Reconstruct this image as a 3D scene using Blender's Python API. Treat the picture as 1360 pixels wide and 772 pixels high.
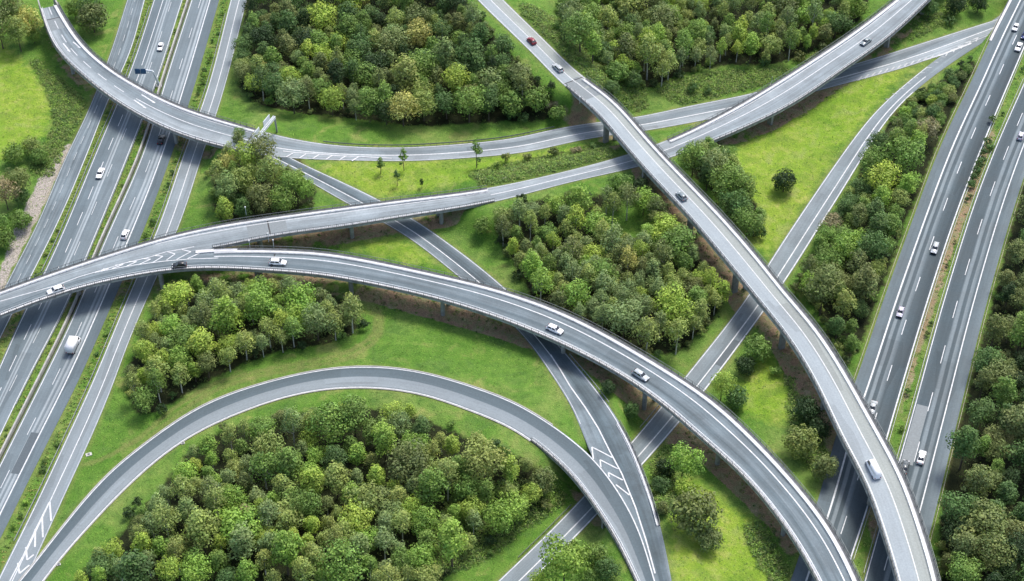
import bpy, bmesh, math, random
import numpy as np
from mathutils import Vector, Matrix
R = math.radians
for o in list(bpy.data.objects): bpy.data.objects.remove(o)
SC = bpy.context.scene
COL = SC.collection

# ---------------------------------------------------------------- camera, world, sun, exposure
CAM_H, PITCH, FPX, CX, CY = 312.0, R(42.2), 2230.0, 680.0, 386.0
cd = bpy.data.cameras.new('camera'); cam = bpy.data.objects.new('camera', cd); COL.objects.link(cam)
cam.location = (0, 0, CAM_H); cam.rotation_euler = (R(90) - PITCH, 0, 0)
cd.sensor_width = 36; cd.lens = FPX / 1360 * 36; cd.clip_start = 1; cd.clip_end = 9000
SC.camera = cam
SUN_EL, SUN_AZ = R(62), R(35)          # azimuth clockwise from +Y (north)
w = bpy.data.worlds.new('World'); SC.world = w; w.use_nodes = True
nt = w.node_tree; bg = nt.nodes['Background']
sky = nt.nodes.new('ShaderNodeTexSky'); sky.sky_type = 'NISHITA'; sky.sun_disc = False
sky.sun_elevation = SUN_EL; sky.sun_rotation = SUN_AZ; sky.air_density = 0.8; sky.dust_density = 3.0; sky.ozone_density = 0.6
nt.links.new(sky.outputs[0], bg.inputs[0]); bg.inputs[1].default_value = 0.14
sd = bpy.data.lights.new('sun', 'SUN'); sd.energy = 1.75; sd.angle = R(16); sd.color = (1, .965, .9)
sun = bpy.data.objects.new('sun', sd); COL.objects.link(sun)
sv = Vector((math.sin(SUN_AZ) * math.cos(SUN_EL), math.cos(SUN_AZ) * math.cos(SUN_EL), math.sin(SUN_EL)))
sun.rotation_euler = sv.to_track_quat('Z', 'Y').to_euler(); sun.location = sv * 500
SC.view_settings.view_transform = 'Standard'; SC.view_settings.look = 'None'
SC.view_settings.gamma = 1; SC.view_settings.exposure = 0.95
SC.render.engine = 'CYCLES'; SC.cycles.use_denoising = True
SC.cycles.max_bounces = 5; SC.cycles.diffuse_bounces = 3; SC.cycles.glossy_bounces = 2; SC.cycles.transmission_bounces = 3

# ---------------------------------------------------------------- where a photo point lies in the world
cp, sp = math.cos(PITCH), math.sin(PITCH)
def W(px, py, z=0.0):
    u, v = (px - CX) / FPX, (py - CY) / FPX
    d = (u, cp - v * sp, -sp - v * cp)
    k = (z - CAM_H) / d[2]
    return np.array([d[0] * k, d[1] * k, z])
def P(p):                               # world -> photo
    x, y, z = p[0], p[1], p[2] - CAM_H
    dep = y * cp - z * sp; up = y * sp + z * cp
    return CX + FPX * x / dep, CY - FPX * up / dep

# ---------------------------------------------------------------- materials
def newmat(name):
    m = bpy.data.materials.new(name); m.use_nodes = True
    return m, m.node_tree, m.node_tree.nodes['Principled BSDF']
class NB:                               # tiny node helper
    def __init__(s, nt): s.nt = nt
    def n(s, t, **k):
        x = s.nt.nodes.new(t)
        for a, b in k.items(): setattr(x, a, b)
        return x
    def l(s, a, b): s.nt.links.new(a, b)
    def noise(s, vec, scale, detail=3, rough=.55, dist=0):
        x = s.n('ShaderNodeTexNoise'); x.inputs['Scale'].default_value = scale; x.inputs['Detail'].default_value = detail
        x.inputs['Roughness'].default_value = rough; x.inputs['Distortion'].default_value = dist
        if vec is not None: s.l(vec, x.inputs['Vector'])
        return x.outputs[0]
    def ramp(s, f, stops, interp='LINEAR'):
        x = s.n('ShaderNodeValToRGB'); x.color_ramp.interpolation = interp
        e = x.color_ramp.elements
        while len(e) < len(stops): e.new(.5)
        for q, (p_, c) in zip(e, stops):
            q.position = p_; q.color = (c, c, c, 1) if isinstance(c, (int, float)) else (*c, 1)
        if f is not None: s.l(f, x.inputs[0])
        return x.outputs[0]
    def mix(s, f, a, b, mode='MIX'):
        x = s.n('ShaderNodeMix', data_type='RGBA', blend_type=mode)
        for i, v in ((0, f), (6, a), (7, b)):
            if hasattr(v, 'node'): s.l(v, x.inputs[i])
            elif i == 0: x.inputs[0].default_value = v
            else: x.inputs[i].default_value = (v, v, v, 1) if isinstance(v, (int, float)) else (*v, 1)
        return x.outputs[2]
    def maprange(s, f, a, b, c=0, d=1):
        x = s.n('ShaderNodeMapRange'); s.l(f, x.inputs[0])
        for i, v in enumerate((a, b, c, d)): x.inputs[i + 1].default_value = v
        return x.outputs[0]
    def bump(s, h, strength, dist=.1):
        x = s.n('ShaderNodeBump'); x.inputs['Strength'].default_value = strength; x.inputs['Distance'].default_value = dist
        s.l(h, x.inputs['Height']); return x.outputs[0]
def simple(name, col, rough=.6, metal=0, var=.15, scale=2.0, bump=0, spec=.5):
    m, nt, b = newmat(name); q = NB(nt)
    tc = q.n('ShaderNodeTexCoord').outputs['Object']
    f = q.noise(tc, scale, 4)
    c = q.mix(q.maprange(f, .3, .7), tuple(v * (1 - var) for v in col), tuple(min(1, v * (1 + var)) for v in col))
    q.l(c, b.inputs['Base Color']); b.inputs['Roughness'].default_value = rough; b.inputs['Metallic'].default_value = metal
    b.inputs['Specular IOR Level'].default_value = spec
    if bump: q.l(q.bump(f, bump), b.inputs['Normal'])
    return m
def asphalt(name, stops, rough=.68, mott=.12, streak=.1, spec=.2):
    """asphalt whose tone across the road (UV.x = 0..1) follows stops, worn by long streaks along it (UV.y in metres)"""
    m, nt, b = newmat(name); q = NB(nt)
    uv = q.n('ShaderNodeUVMap').outputs[0]
    sx = q.n('ShaderNodeSeparateXYZ'); q.l(uv, sx.inputs[0])
    geo = q.n('ShaderNodeNewGeometry').outputs['Position']
    wob = q.noise(geo, .08, 2); ad = q.n('ShaderNodeMath', operation='MULTIPLY_ADD'); q.l(wob, ad.inputs[0]); ad.inputs[1].default_value = .03
    s2 = q.n('ShaderNodeMath', operation='SUBTRACT'); q.l(sx.outputs[0], s2.inputs[0]); s2.inputs[1].default_value = .015; q.l(s2.outputs[0], ad.inputs[2])
    base = q.ramp(ad.outputs[0], stops)
    mp = q.n('ShaderNodeMapping'); mp.inputs['Scale'].default_value = (14, .035, 1); q.l(uv, mp.inputs[0])
    st = q.noise(mp.outputs[0], 1.0, 3, .6)
    c = q.mix(1, base, q.ramp(st, [(.3, 1 - streak), (.7, 1 + streak)]), 'MULTIPLY')
    big = q.noise(geo, .11, 5, .65)
    c = q.mix(1, c, q.ramp(big, [(.3, 1 - mott), (.7, 1 + mott)]), 'MULTIPLY')
    fine = q.noise(geo, 2.2, 4, .7)
    c = q.mix(1, c, q.ramp(fine, [(.25, .86), (.75, 1.14)]), 'MULTIPLY')
    # resurfaced strips and tar seams, irregular along the road
    mp2 = q.n('ShaderNodeMapping'); mp2.inputs['Scale'].default_value = (2.2, .028, 1); q.l(uv, mp2.inputs[0])
    vo = q.n('ShaderNodeTexVoronoi', distance='CHEBYCHEV'); vo.inputs['Scale'].default_value = 1.0; q.l(mp2.outputs[0], vo.inputs['Vector'])
    sc_ = q.n('ShaderNodeSeparateColor'); q.l(vo.outputs['Color'], sc_.inputs[0])
    c = q.mix(1, c, q.ramp(sc_.outputs[0], [(0, .86), (.1, .86), (.11, 1.0), (.88, 1.0), (.89, 1.1)], 'CONSTANT'), 'MULTIPLY')
    q.l(c, b.inputs['Base Color'])
    q.l(q.maprange(big, .3, .7, rough - .08, rough + .12), b.inputs['Roughness'])
    b.inputs['Specular IOR Level'].default_value = spec
    q.l(q.bump(fine, .15, .05), b.inputs['Normal'])
    return m
def G_(v, blue=1.0): k = min(1, max(0, (v - .05) / .2)); return (v * (.7 + .17 * k), v * (1.0 - .01 * k), v * (1.16 - .11 * k))

def leafmat(name, transl=.2):
    m, nt, b = newmat(name); q = NB(nt)
    oi = q.n('ShaderNodeObjectInfo')
    at = q.n('ShaderNodeAttribute', attribute_name='tone')
    geo = q.n('ShaderNodeNewGeometry').outputs['Position']
    f = q.noise(geo, .7, 2)
    c = q.mix(1, oi.outputs['Color'], at.outputs['Color'], 'MULTIPLY')
    c = q.mix(1, c, q.ramp(f, [(.3, (.82, .85, .8)), (.7, (1.22, 1.15, 1.1))]), 'MULTIPLY')
    q.l(c, b.inputs['Base Color']); b.inputs['Roughness'].default_value = .6; b.inputs['Specular IOR Level'].default_value = .25
    tr = q.n('ShaderNodeBsdfTranslucent'); q.l(q.mix(1, c, (1.1, 1.25, .5), 'MULTIPLY'), tr.inputs[0])
    mx = q.n('ShaderNodeMixShader'); mx.inputs[0].default_value = transl
    q.l(b.outputs[0], mx.inputs[1]); q.l(tr.outputs[0], mx.inputs[2]); q.l(mx.outputs[0], nt.nodes['Material Output'].inputs[0])
    return m
def paintmat(name, rough=.3):
    m, nt, b = newmat(name); q = NB(nt); oi = q.n('ShaderNodeObjectInfo')
    q.l(oi.outputs['Color'], b.inputs['Base Color']); b.inputs['Roughness'].default_value = rough; b.inputs['Coat Weight'].default_value = .2
    return m
M = {}
M['leaf'] = leafmat('leaves'); M['car_paint'] = paintmat('car_paint')
M['bark'] = simple('bark', (.09, .07, .05), .9, scale=6); M['birch_bark'] = simple('birch_bark', (.5, .48, .43), .8, var=.4, scale=3)
M['concrete'] = simple('concrete', (.27, .27, .25), .85, var=.3, scale=.5, bump=.1)
M['fascia'] = simple('fascia_concrete', (.31, .315, .3), .85, var=.4, scale=.7, bump=.1)
M['kerb'] = simple('kerb_concrete', (.52, .525, .53), .8, var=.18, scale=.6)
M['kerb_grey'] = simple('kerb_grey', (.34, .33, .31), .8, var=.2, scale=.6)
M['paint'] = simple('road_paint', (.52, .535, .545), .6, var=.22, scale=1.3)
M['paint_worn'] = simple('worn_road_paint', (.38, .4, .41), .6, var=.25, scale=.9)
M['steel'] = simple('galvanised_steel', (.3, .32, .33), .5, .4, var=.2, scale=1)
M['steel_dark'] = simple('dark_steel', (.1, .115, .12), .5, .3, var=.2, scale=1)
M['rail_wood'] = simple('weathered_rail', (.4, .38, .27), .8, var=.25, scale=.6)
M['edge'] = simple('edge_beam_concrete', (.13, .138, .138), .85, var=.3, scale=.9)
M['joint'] = simple('joint_rubber', (.03, .03, .032), .7)
M['glass'] = simple('car_glass', (.02, .025, .03), .08, 0, .1, spec=.8)
M['tyre'] = simple('tyre', (.015, .015, .016), .8); M['rim'] = simple('rim', (.4, .4, .42), .3, .8)
M['head'] = simple('headlight', (.75, .77, .8), .15); M['tail'] = simple('taillight', (.35, .01, .01), .25)
M['white'] = simple('white_panel', (.78, .78, .78), .4, var=.04); M['sign_blue'] = simple('sign_blue', (.03, .1, .2), .4, var=.1)
M['sign_back'] = simple('sign_back', (.62, .66, .68), .5, .2, var=.1)
M['patch_dark'] = simple('new_asphalt', (.065, .085, .098), .7, var=.12); M['patch_mid'] = simple('patch_asphalt', (.165, .19, .2), .7, var=.12)
M['stone'] = simple('pale_stone', (.42, .41, .38), .9, var=.3, scale=3)

# ---------------------------------------------------------------- mesh and object helpers
def link(o, parent=None):
    COL.objects.link(o)
    if parent: o.parent = parent
    return o
def obj(name, verts, faces, mat, parent=None, uv=None, tone=None, smooth=False):
    me = bpy.data.meshes.new(name)
    v = np.asarray(verts, dtype=np.float32).reshape(-1, 3)
    if isinstance(faces, np.ndarray):
        me.vertices.add(len(v)); me.vertices.foreach_set('co', v.ravel())
        nf, k = faces.shape
        me.loops.add(nf * k); me.loops.foreach_set('vertex_index', faces.astype(np.int32).ravel())
        me.polygons.add(nf); me.polygons.foreach_set('loop_start', np.arange(0, nf * k, k, dtype=np.int32))
        me.polygons.foreach_set('loop_total', np.full(nf, k, dtype=np.int32))
        me.update(calc_edges=True)
    else:
        me.from_pydata(v.tolist(), [], faces); me.update()
    if uv is not None:
        ul = me.uv_layers.new(name='UVMap'); li = np.empty(len(me.loops), dtype=np.int32)
        me.loops.foreach_get('vertex_index', li); ul.data.foreach_set('uv', np.asarray(uv, dtype=np.float32)[li].ravel())
    if tone is not None:
        a = me.color_attributes.new('tone', 'FLOAT_COLOR', 'POINT'); a.data.foreach_set('color', np.asarray(tone, dtype=np.float32).ravel())
    if smooth: me.polygons.foreach_set('use_smooth', [True] * len(me.polygons))
    me.materials.append(mat)
    return link(bpy.data.objects.new(name, me), parent)
def tag(o, label=None, cat=None, group=None, kind=None):
    for k, v in (('label', label), ('category', cat), ('group', group), ('kind', kind)):
        if v: o[k] = v
    return o
def thing(name, label, cat, loc=(0, 0, 0), rz=0, group=None):
    o = bpy.data.objects.new(name, None); o.location = loc; o.rotation_euler = (0, 0, rz); COL.objects.link(o)
    return tag(o, label, cat, group)
def structure(o): o['kind'] = 'structure'; return o
class MB:                               # mesh collector
    def __init__(s): s.v = []; s.f = []
    def add(s, v, f):
        n = len(s.v); s.v += [tuple(map(float, p)) for p in v]; s.f += [tuple(i + n for i in q) for q in f]
    def box(s, x0, x1, y0, y1, z0, z1):
        s.add([(x0, y0, z0), (x1, y0, z0), (x1, y1, z0), (x0, y1, z0), (x0, y0, z1), (x1, y0, z1), (x1, y1, z1), (x0, y1, z1)],
              [(3, 2, 1, 0), (4, 5, 6, 7), (0, 1, 5, 4), (1, 2, 6, 5), (2, 3, 7, 6), (3, 0, 4, 7)])
    def bar(s, a, b, w_, h):            # box beam from a to b
        a, b = Vector(a), Vector(b); d = (b - a).normalized()
        u = d.cross(Vector((0, 0, 1)));
        if u.length < 1e-3: u = Vector((1, 0, 0))
        u.normalize(); n = u.cross(d).normalized(); u *= w_ / 2; n *= h / 2
        s.add([a - u - n, a + u - n, a + u + n, a - u + n, b - u - n, b + u - n, b + u + n, b - u + n],
              [(0, 1, 2, 3), (7, 6, 5, 4), (0, 4, 5, 1), (1, 5, 6, 2), (2, 6, 7, 3), (3, 7, 4, 0)])
    def tube(s, pts, rad, k=8):
        pts = [Vector(p) for p in pts]; vs = []; n = len(pts)
        for i, p in enumerate(pts):
            d = (pts[min(i + 1, n - 1)] - pts[max(i - 1, 0)]).normalized()
            u = d.cross(Vector((0, 1, 0)) if abs(d.y) < .9 else Vector((1, 0, 0))).normalized(); t = d.cross(u)
            r = rad[i] if hasattr(rad, '__len__') else rad
            vs += [p + (u * math.cos(a) + t * math.sin(a)) * r for a in (2 * math.pi * j / k for j in range(k))]
        f = [(i * k + j, i * k + (j + 1) % k, (i + 1) * k + (j + 1) % k, (i + 1) * k + j) for i in range(n - 1) for j in range(k)]
        f += [tuple(reversed(range(k))), tuple((n - 1) * k + j for j in range(k))]
        s.add(vs, f)
    def loft(s, rings):
        k = len(rings[0]); vs = [p for r in rings for p in r]
        f = [(i * k + j, i * k + (j + 1) % k, (i + 1) * k + (j + 1) % k, (i + 1) * k + j) for i in range(len(rings) - 1) for j in range(k)]
        f += [tuple(reversed(range(k))), tuple((len(rings) - 1) * k + j for j in range(k))]
        s.add(vs, f)
    def build(s, name, mat, parent=None, smooth=False): return obj(name, s.v, s.f, mat, parent, smooth=smooth)

# ---------------------------------------------------------------- roads: smooth ribbons between two edges
def dense(pts, step=1.0):
    p = np.array(pts, float); n = len(p)
    d = np.r_[0, np.cumsum(np.linalg.norm(np.diff(p, axis=0), axis=1))]
    m = np.gradient(p, d, axis=0) if n > 2 else np.repeat((p[1:] - p[:1]) / d[-1], 2, 0)
    s = np.arange(0, d[-1], step); i = np.clip(np.searchsorted(d, s, 'right') - 1, 0, n - 2)
    h = (d[i + 1] - d[i])[:, None]; t = ((s - d[i])[:, None]) / h
    return ((2*t**3 - 3*t**2 + 1) * p[i] + (t**3 - 2*t**2 + t) * h * m[i] + (-2*t**3 + 3*t**2) * p[i+1] + (t**3 - t**2) * h * m[i+1])
def gsm(a, sig):
    k = int(sig * 3); w_ = np.exp(-.5 * (np.arange(-k, k + 1) / sig) ** 2); w_ /= w_.sum()
    a = a if a.ndim == 2 else a[:, None]
    pad = np.vstack([2 * a[:1] - a[k:0:-1], a, 2 * a[-1:] - a[-2:-k - 2:-1]]) if len(a) > k + 1 else np.pad(a, ((k, k), (0, 0)), 'edge')
    return np.stack([np.convolve(pad[:, j], w_, 'valid') for j in range(a.shape[1])], 1)
class Road:
    def __init__(s, name, L, Rr, zc, sig=5, ext=(70, 70), zoff=0):
        s.name = name; s.zoff = zoff
        zc = np.array([(q[0], q[1], q[2]) for q in zc], float)
        def zat(x, y):
            best = None
            for a, b in zip(zc[:-1], zc[1:]):
                ab = b[:2] - a[:2]; t = np.clip(np.dot(np.array([x, y]) - a[:2], ab) / np.dot(ab, ab), 0, 1)
                dd = np.hypot(*(a[:2] + t * ab - (x, y)))
                if best is None or dd < best[0]: best = (dd, a[2] + t * (b[2] - a[2]))
            return best[1]
        def curve(pts):
            w_ = []
            for q in pts:
                dz = q[2] if len(q) > 2 else 0; z = zat(q[0], q[1]); p = W(q[0], q[1], z + dz); p[2] = z; w_.append(p)
            c = dense(w_)
            d0 = c[0] - c[min(12, len(c) - 1)]; d1 = c[-1] - c[-min(13, len(c))]
            d0[2] = d1[2] = 0; d0 /= np.linalg.norm(d0); d1 /= np.linalg.norm(d1)
            e0 = c[0] + d0 * np.arange(ext[0], 0, -1)[:, None]; e1 = c[-1] + d1 * np.arange(1, ext[1] + 1)[:, None]
            return gsm(np.vstack([e0, c, e1]), sig)
        a, b = curve(L), curve(Rr)
        def near(c, p): return c[np.argmin(((c[None, :, :2] - p[:, None, :2]) ** 2).sum(2), axis=1)]
        # centre line: walk a, match b, and average with the walk the other way
        mid = (a + near(b, a)) / 2
        mid = gsm(mid, 3)
        mid = dense(mid[::6], 1.5)
        wa = np.sqrt(((near(a, mid) - mid)[:, :2] ** 2).sum(1)); wb = np.sqrt(((near(b, mid) - mid)[:, :2] ** 2).sum(1))
        tg = np.gradient(mid[:, :2], axis=0); tg /= np.linalg.norm(tg, axis=1)[:, None]
        nr = np.stack([tg[:, 1], -tg[:, 0]], 1)
        side = np.sign(((near(b, mid) - mid)[:, :2] * nr).sum(1).mean())
        s.side = side; nr = nr * side
        wa, wb = gsm(wa, 4)[:, 0], gsm(wb, 4)[:, 0]
        ctr = mid.copy(); ctr[:, :2] += nr * ((wb - wa) / 2)[:, None]
        s.c = ctr; s.c[:, 2] += zoff; s.n = nr; s.t = tg; s.w = (wa + wb)
        s.s = np.r_[0, np.cumsum(np.linalg.norm(np.diff(s.c[:, :2], axis=0), axis=1))]
        s.len = s.s[-1]
    def at(s, ss, t, dz=0):             # t: 0..1 across (L side = 0)
        ss = np.atleast_1d(ss).astype(float)
        c = np.stack([np.interp(ss, s.s, s.c[:, i]) for i in range(3)], 1)
        n = np.stack([np.interp(ss, s.s, s.n[:, i]) for i in range(2)], 1); n /= np.linalg.norm(n, axis=1)[:, None]
        w_ = np.interp(ss, s.s, s.w)
        off = (np.asarray(t) - .5) * w_
        p = c.copy(); p[:, :2] += n * off[:, None] if np.ndim(off) else n * off; p[:, 2] += dz
        return p
    def atm(s, ss, m, dz=0):            # m metres from L edge if m>=0, from R edge if m<0
        ss = np.atleast_1d(ss).astype(float); w_ = np.interp(ss, s.s, s.w)
        t = (m / w_) if m >= 0 else 1 + m / w_
        return s.at(ss, t, dz)
    def spx(s, px, py):                 # arclength nearest to a photo point
        z = 3.0
        for _ in range(4):
            p = W(px, py, z); i = np.argmin(((s.c[:, :2] - p[:2]) ** 2).sum(1)); z = s.c[i, 2]
        return s.s[i]
    def zxy(s, p):
        i = np.argmin(((s.c[:, :2] - p[:2]) ** 2).sum(1)); return s.c[i, 2]
    def wpx(s, px, py, dz=0):
        z = 3.0
        for _ in range(5):
            p = W(px, py, z); z = s.zxy(p)
        p[2] = z + dz; return p
    def samp(s, s0, s1, step=1.5):
        s0, s1 = max(0, s0), min(s.len, s1); n = max(2, int((s1 - s0) / step) + 1); return np.linspace(s0, s1, n)
def strip(A, B):                        # two point rows -> verts, quads
    n = len(A); v = np.vstack([A, B]); i = np.arange(n - 1)
    return v, np.stack([i, i + n, i + n + 1, i + 1], 1)
def up(v, f):                           # make a strip face upward
    a, b, c = v[f[0][0]], v[f[0][1]], v[f[0][2]]
    return f if np.cross(b - a, c - a)[2] > 0 else f[:, ::-1]
def ribbon(road, name, s0, s1, mat, dz=0, m0=0, m1=-1e-6, parent=None, nx=3):
    ss = road.samp(s0, s1); A = road.atm(ss, m0, dz); B = road.atm(ss, m1, dz)
    rows = [A + (B - A) * k / nx for k in range(nx + 1)]; n = len(ss); v = np.vstack(rows)
    i = np.arange(n - 1); f = np.vstack([np.stack([i + r * n, i + (r + 1) * n, i + (r + 1) * n + 1, i + r * n + 1], 1) for r in range(nx)])
    f = up(v, f); uv = np.vstack([np.stack([np.full(n, k / nx), ss], 1) for k in range(nx + 1)])
    return obj(name, v, np.ascontiguousarray(f), mat, parent, uv=uv)
def beam(road, s0, s1, m0, m1, z0, z1, step=1.5):   # solid bar along the road between two offsets
    ss = road.samp(s0, s1, step); rows = [road.atm(ss, m0, z0), road.atm(ss, m1, z0), road.atm(ss, m1, z1), road.atm(ss, m0, z1)]
    n = len(ss); v = np.vstack(rows); i = np.arange(n - 1)
    f = np.vstack([np.stack([i + a * n, i + b * n, i + b * n + 1, i + a * n + 1], 1) for a, b in ((0, 1), (1, 2), (2, 3), (3, 0))])
    f = f[:, ::-1] if road.side > 0 else f
    fl = [tuple(q) for q in f.tolist()] + [(0, n, 2 * n, 3 * n), (n - 1, 4 * n - 1, 3 * n - 1, 2 * n - 1)]
    return v, fl

# ---- edges read off the photograph (x, y[, height of that edge above the road surface]), and road heights (x, y, z)
RT, FB = 1.1, -1.0
ROADS = {}
def road(key, *a, **k): ROADS[key] = Road(key, *a, **k); return ROADS[key]
flat = lambda z, *p: [(x, y, z) for x, y in p]
L1 = road('L1', [(172,-10),(143,80),(116,150),(89,204),(50,296),(7,380),(-22,440)], [(195,-10),(169,80),(145,130),(116.5,204),(77,296),(36,378),(5,440)], flat(0, (180,0),(0,440)))
L2 = road('L2', [(207,-10),(171,98),(132,190),(58,362),(26,425),(-2,490),(-45,580)], [(246,-10),(204,119),(177,190),(116.5,338),(79,425),(43.7,490),(0,580)], flat(0, (200,0),(0,440)))
L3 = road('L3', [(257,-10),(214,124),(194.5,190),(131,337),(97,420),(47,522),(0,616),(-26,668)], [(294,-10),(250,140),(233,190),(185,320),(141.6,420),(96.6,522),(73,568),(0,716)], flat(0, (200,0),(0,440)))
L4 = road('L4', [(309,-10),(265,149),(249,190),(205,314),(176,380),(116,522),(87,584),(54,655),(0,764)], [(330.5,-10),(287,153),(272.6,195),(235.6,306),(204,378),(174,446),(146,522),(120,584),(87,655),(62,711),(34,772)], flat(0, (200,0),(0,440)))
A = road('A', [(49,-2),(57,26,RT),(79,73),(106,100.6,FB),(148,135,FB),(193,161.5,FB),(238,182.6,FB),(299,200,FB),(345,208,-.6),(400,211),(470,213),(552,214),(630,209),(700,202.5),(759,189),(807,180),(863,173),(926,161.5),(990,149),(1060,128),(1138,107),(1198.5,91),(1251,73),(1312,48)][:],
         [(75,0),(85,16,RT),(106,48,RT),(143,84,RT),(185,110,RT),(225,131,RT),(265,146,RT),(318,162,RT),(354,176),(419,190.3),(499,196.3),(597,192.6),(680,184),(746,169),(844,156),(918,140),(1008,122),(1090,98),(1175,73),(1225,57),(1322,26.5)],
         [(60,0,7.5),(180,135,7.5),(290,182,6.8),(380,200,5),(480,204,3),(600,204,1.6),(760,180,.2),(900,155,0),(1320,30,0)])
B = road('B', [(-20,389,RT),(79,354,RT),(185,320,RT),(265,298.5,RT),(360,284,RT),(446,272,RT),(552,258.5,RT),(652,247,RT*.6),(733,232),(786,219),(831,206),(870.6,190,RT*.7),(958,148,RT),(1053,91,RT),(1119,48,RT),(1183,0,RT),(1230,-38,RT)],
         [(-20,411),(79,374),(159,351),(220,338.5),(281,331.5),(360,318,FB),(446,307,FB),(552,290,FB),(639,276,FB),(690,262,-.5),(759,241.6),(839,224),(880,213),(960.6,186,FB),(1053,142,FB),(1119,97,FB),(1185,50,FB),(1233,5,FB),(1275,-35,FB)],
         [(0,400,7.5),(281,315,7.5),(552,275,7.5),(660,255,6),(760,235,5.2),(860,208,5),(960,170,6),(1060,118,7.5),(1210,0,8)])
C = road('C', [(-20,411),(79,374),(159,351),(220,338.5),(281,331.5),(360,327,RT),(419,329,RT),(499,342,RT),(578,359,RT),(658,378,RT),(759,414,RT),(839,457,RT),(908,499,RT),(945,523,RT),(1011,584,RT),(1053,629,RT),(1106,695,RT),(1145.6,772,RT),(1160,806,RT)],
         [(-20,433,FB),(0,425,FB),(66,400,FB),(130,381,FB),(159,375,FB),(238,362,FB),(300,361,FB),(360,364.7,FB),(433,371,FB),(499,383,FB),(578,401,FB),(644,421,FB),(700,442,FB),(759,468,FB),(839,512,FB),(892,552,FB),(926,584,FB),(971,621,FB),(1040,703,FB),(1082,772,FB),(1098,806,FB)],
         [(0,400,7.5),(281,345,7.5),(550,370,8),(700,420,8),(1130,772,8)], zoff=.03)
E = road('E', [(621,-14),(634,0),(680,45),(708,72),(733,98),(741,110,FB),(786,149,FB),(833.5,204,FB),(865,240,FB),(908,285,FB),(955,341,FB),(1000,396,FB),(1048,457,FB),(1087,523,FB),(1114,584,FB),(1148,647,FB),(1172,716,FB),(1189,772,FB),(1196,800,FB)],
         [(655,-14),(669,0),(716,46),(740,70),(762,88,RT),(812,124,RT),(870.6,188,RT),(918,238,RT),(971,293,RT),(1019,349,RT),(1053,392,RT),(1079,420,RT),(1119,478,RT),(1148,528,RT),(1180,584,RT),(1201,623.6,RT),(1233,711,RT),(1251,772,RT),(1256,800,RT)],
         [(640,0,8.5),(745,105,9.5),(850,210,11),(1000,380,10),(1110,540,9),(1220,772,9)])
F = road('F', [(338,205),(382,224),(419,245.6),(462,271),(534.6,310),(602,362),(660,412),(705,457),(733,499),(759,539),(778,588),(800,638),(832,690),(850,735),(862,772)],
         [(348,188),(384,210),(446,238),(507,267),(557,296),(591.5,320),(631,349),(667,379),(709,419),(741,457),(790,512,.5),(831,568,RT),(855,621,RT),(874,682,RT*.8),(884,730),(892,772)],
         [(340,195,5.6),(382,210,4.9),(440,245,3),(545,300,1),(640,370,1),(720,440,1.6),(780,540,3.8),(815,600,5),(845,680,5.6),(875,772,5.6)], ext=(6, 70), zoff=-.03)
D = road('D', [(8,792),(28,772),(67,720),(107,670),(150,622),(201,584),(265,539),(360,506),(459,486.7),(512,487),(578,498),(631,515),(680,531),(700,544),(762,584),(780.6,600),(812,637),(844,690),(870,772)],
         [(42,794),(62,762),(96,724),(145,670),(185,631.5),(246,582),(275,568),(340,539.6),(393,523),(459,515),(512,516),(578,528),(631,549),(700,580),(706,588,FB*.6),(757,634,FB),(793,684,FB),(822,730,FB),(843,776,FB)],
         [(30,772,0),(150,630,.6),(300,540,1.6),(480,500,2.5),(620,530,3.6),(740,600,5),(810,660,5.6),(860,772,5.6)])
Gd = road('G', [(1320,26),(1251,73),(1198.5,115),(1166,144),(1119,204),(1079,261.5),(1021,349),(994,393),(910,500),(878.5,540),(839,586.5),(774,661),(693,742),(640,792)],
         [(1335,38),(1290,66),(1250,93),(1216,119),(1188,146),(1157.5,190),(1124,245.6),(1079,317),(1044,373),(1012,417),(937,519),(904,560),(853,618),(780,698),(706,772),(684,794)],
         [(1320,30,0),(1040,340,-.3),(960,440,-1),(880,560,-1.6),(680,772,-1.8)], zoff=-.02, sig=9)
R1 = road('R1', [(1347,-10),(1315,53),(1291,106),(1251,190),(1206,309),(1175,394),(1138,502),(1112,573),(1086,666),(1050,772)], [(1393,-10),(1360,66),(1302,204),(1270,288),(1239.6,380),(1179,584),(1154,674),(1132,740),(1122,772)],
          [(1340,30,6),(1280,180,4.5),(1200,400,2),(1130,600,.3),(1090,772,0)])
R2 = road('R2', [(1404,5),(1360,108.5),(1324,190),(1299,253.5),(1258,380),(1204,573),(1166,704),(1147,772)], [(1448,20),(1360,235),(1315,386),(1270,565),(1235.6,706),(1218,772)],
          [(1340,30,6),(1280,180,4.5),(1200,400,2),(1130,600,.3),(1090,772,0)])

# ---- which stretches are bridges (the rest lies on the ground)
def sr(r, a, b): x, y = r.spx(*a), r.spx(*b); return (min(x, y), max(x, y))
BR = {'A': sr(A, (60, 10), (325, 192)), 'B1': (0, B.spx(655, 262)), 'B2': (B.spx(900, 200), B.len), 'C': (0, C.len),
      'E': (E.spx(757, 112), E.len), 'F': (F.spx(795, 570), F.spx(876, 700)), 'D': (D.spx(718, 575), D.spx(846, 792))}
GRADE = []
def grade(r, a=None, b=None):
    a = 0 if a is None else a; b = r.len if b is None else b; GRADE.append((r, min(a, b), max(a, b)))
for r in (L1, L2, L3, L4, Gd, R1, R2): grade(r)
grade(A, BR['A'][1], A.len); grade(B, BR['B1'][1], BR['B2'][0]); grade(E, 0, BR['E'][0])
grade(F, 0, BR['F'][0]); grade(F, BR['F'][1], F.len); grade(D, 0, BR['D'][0]); grade(D, BR['D'][1], D.len)

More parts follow.
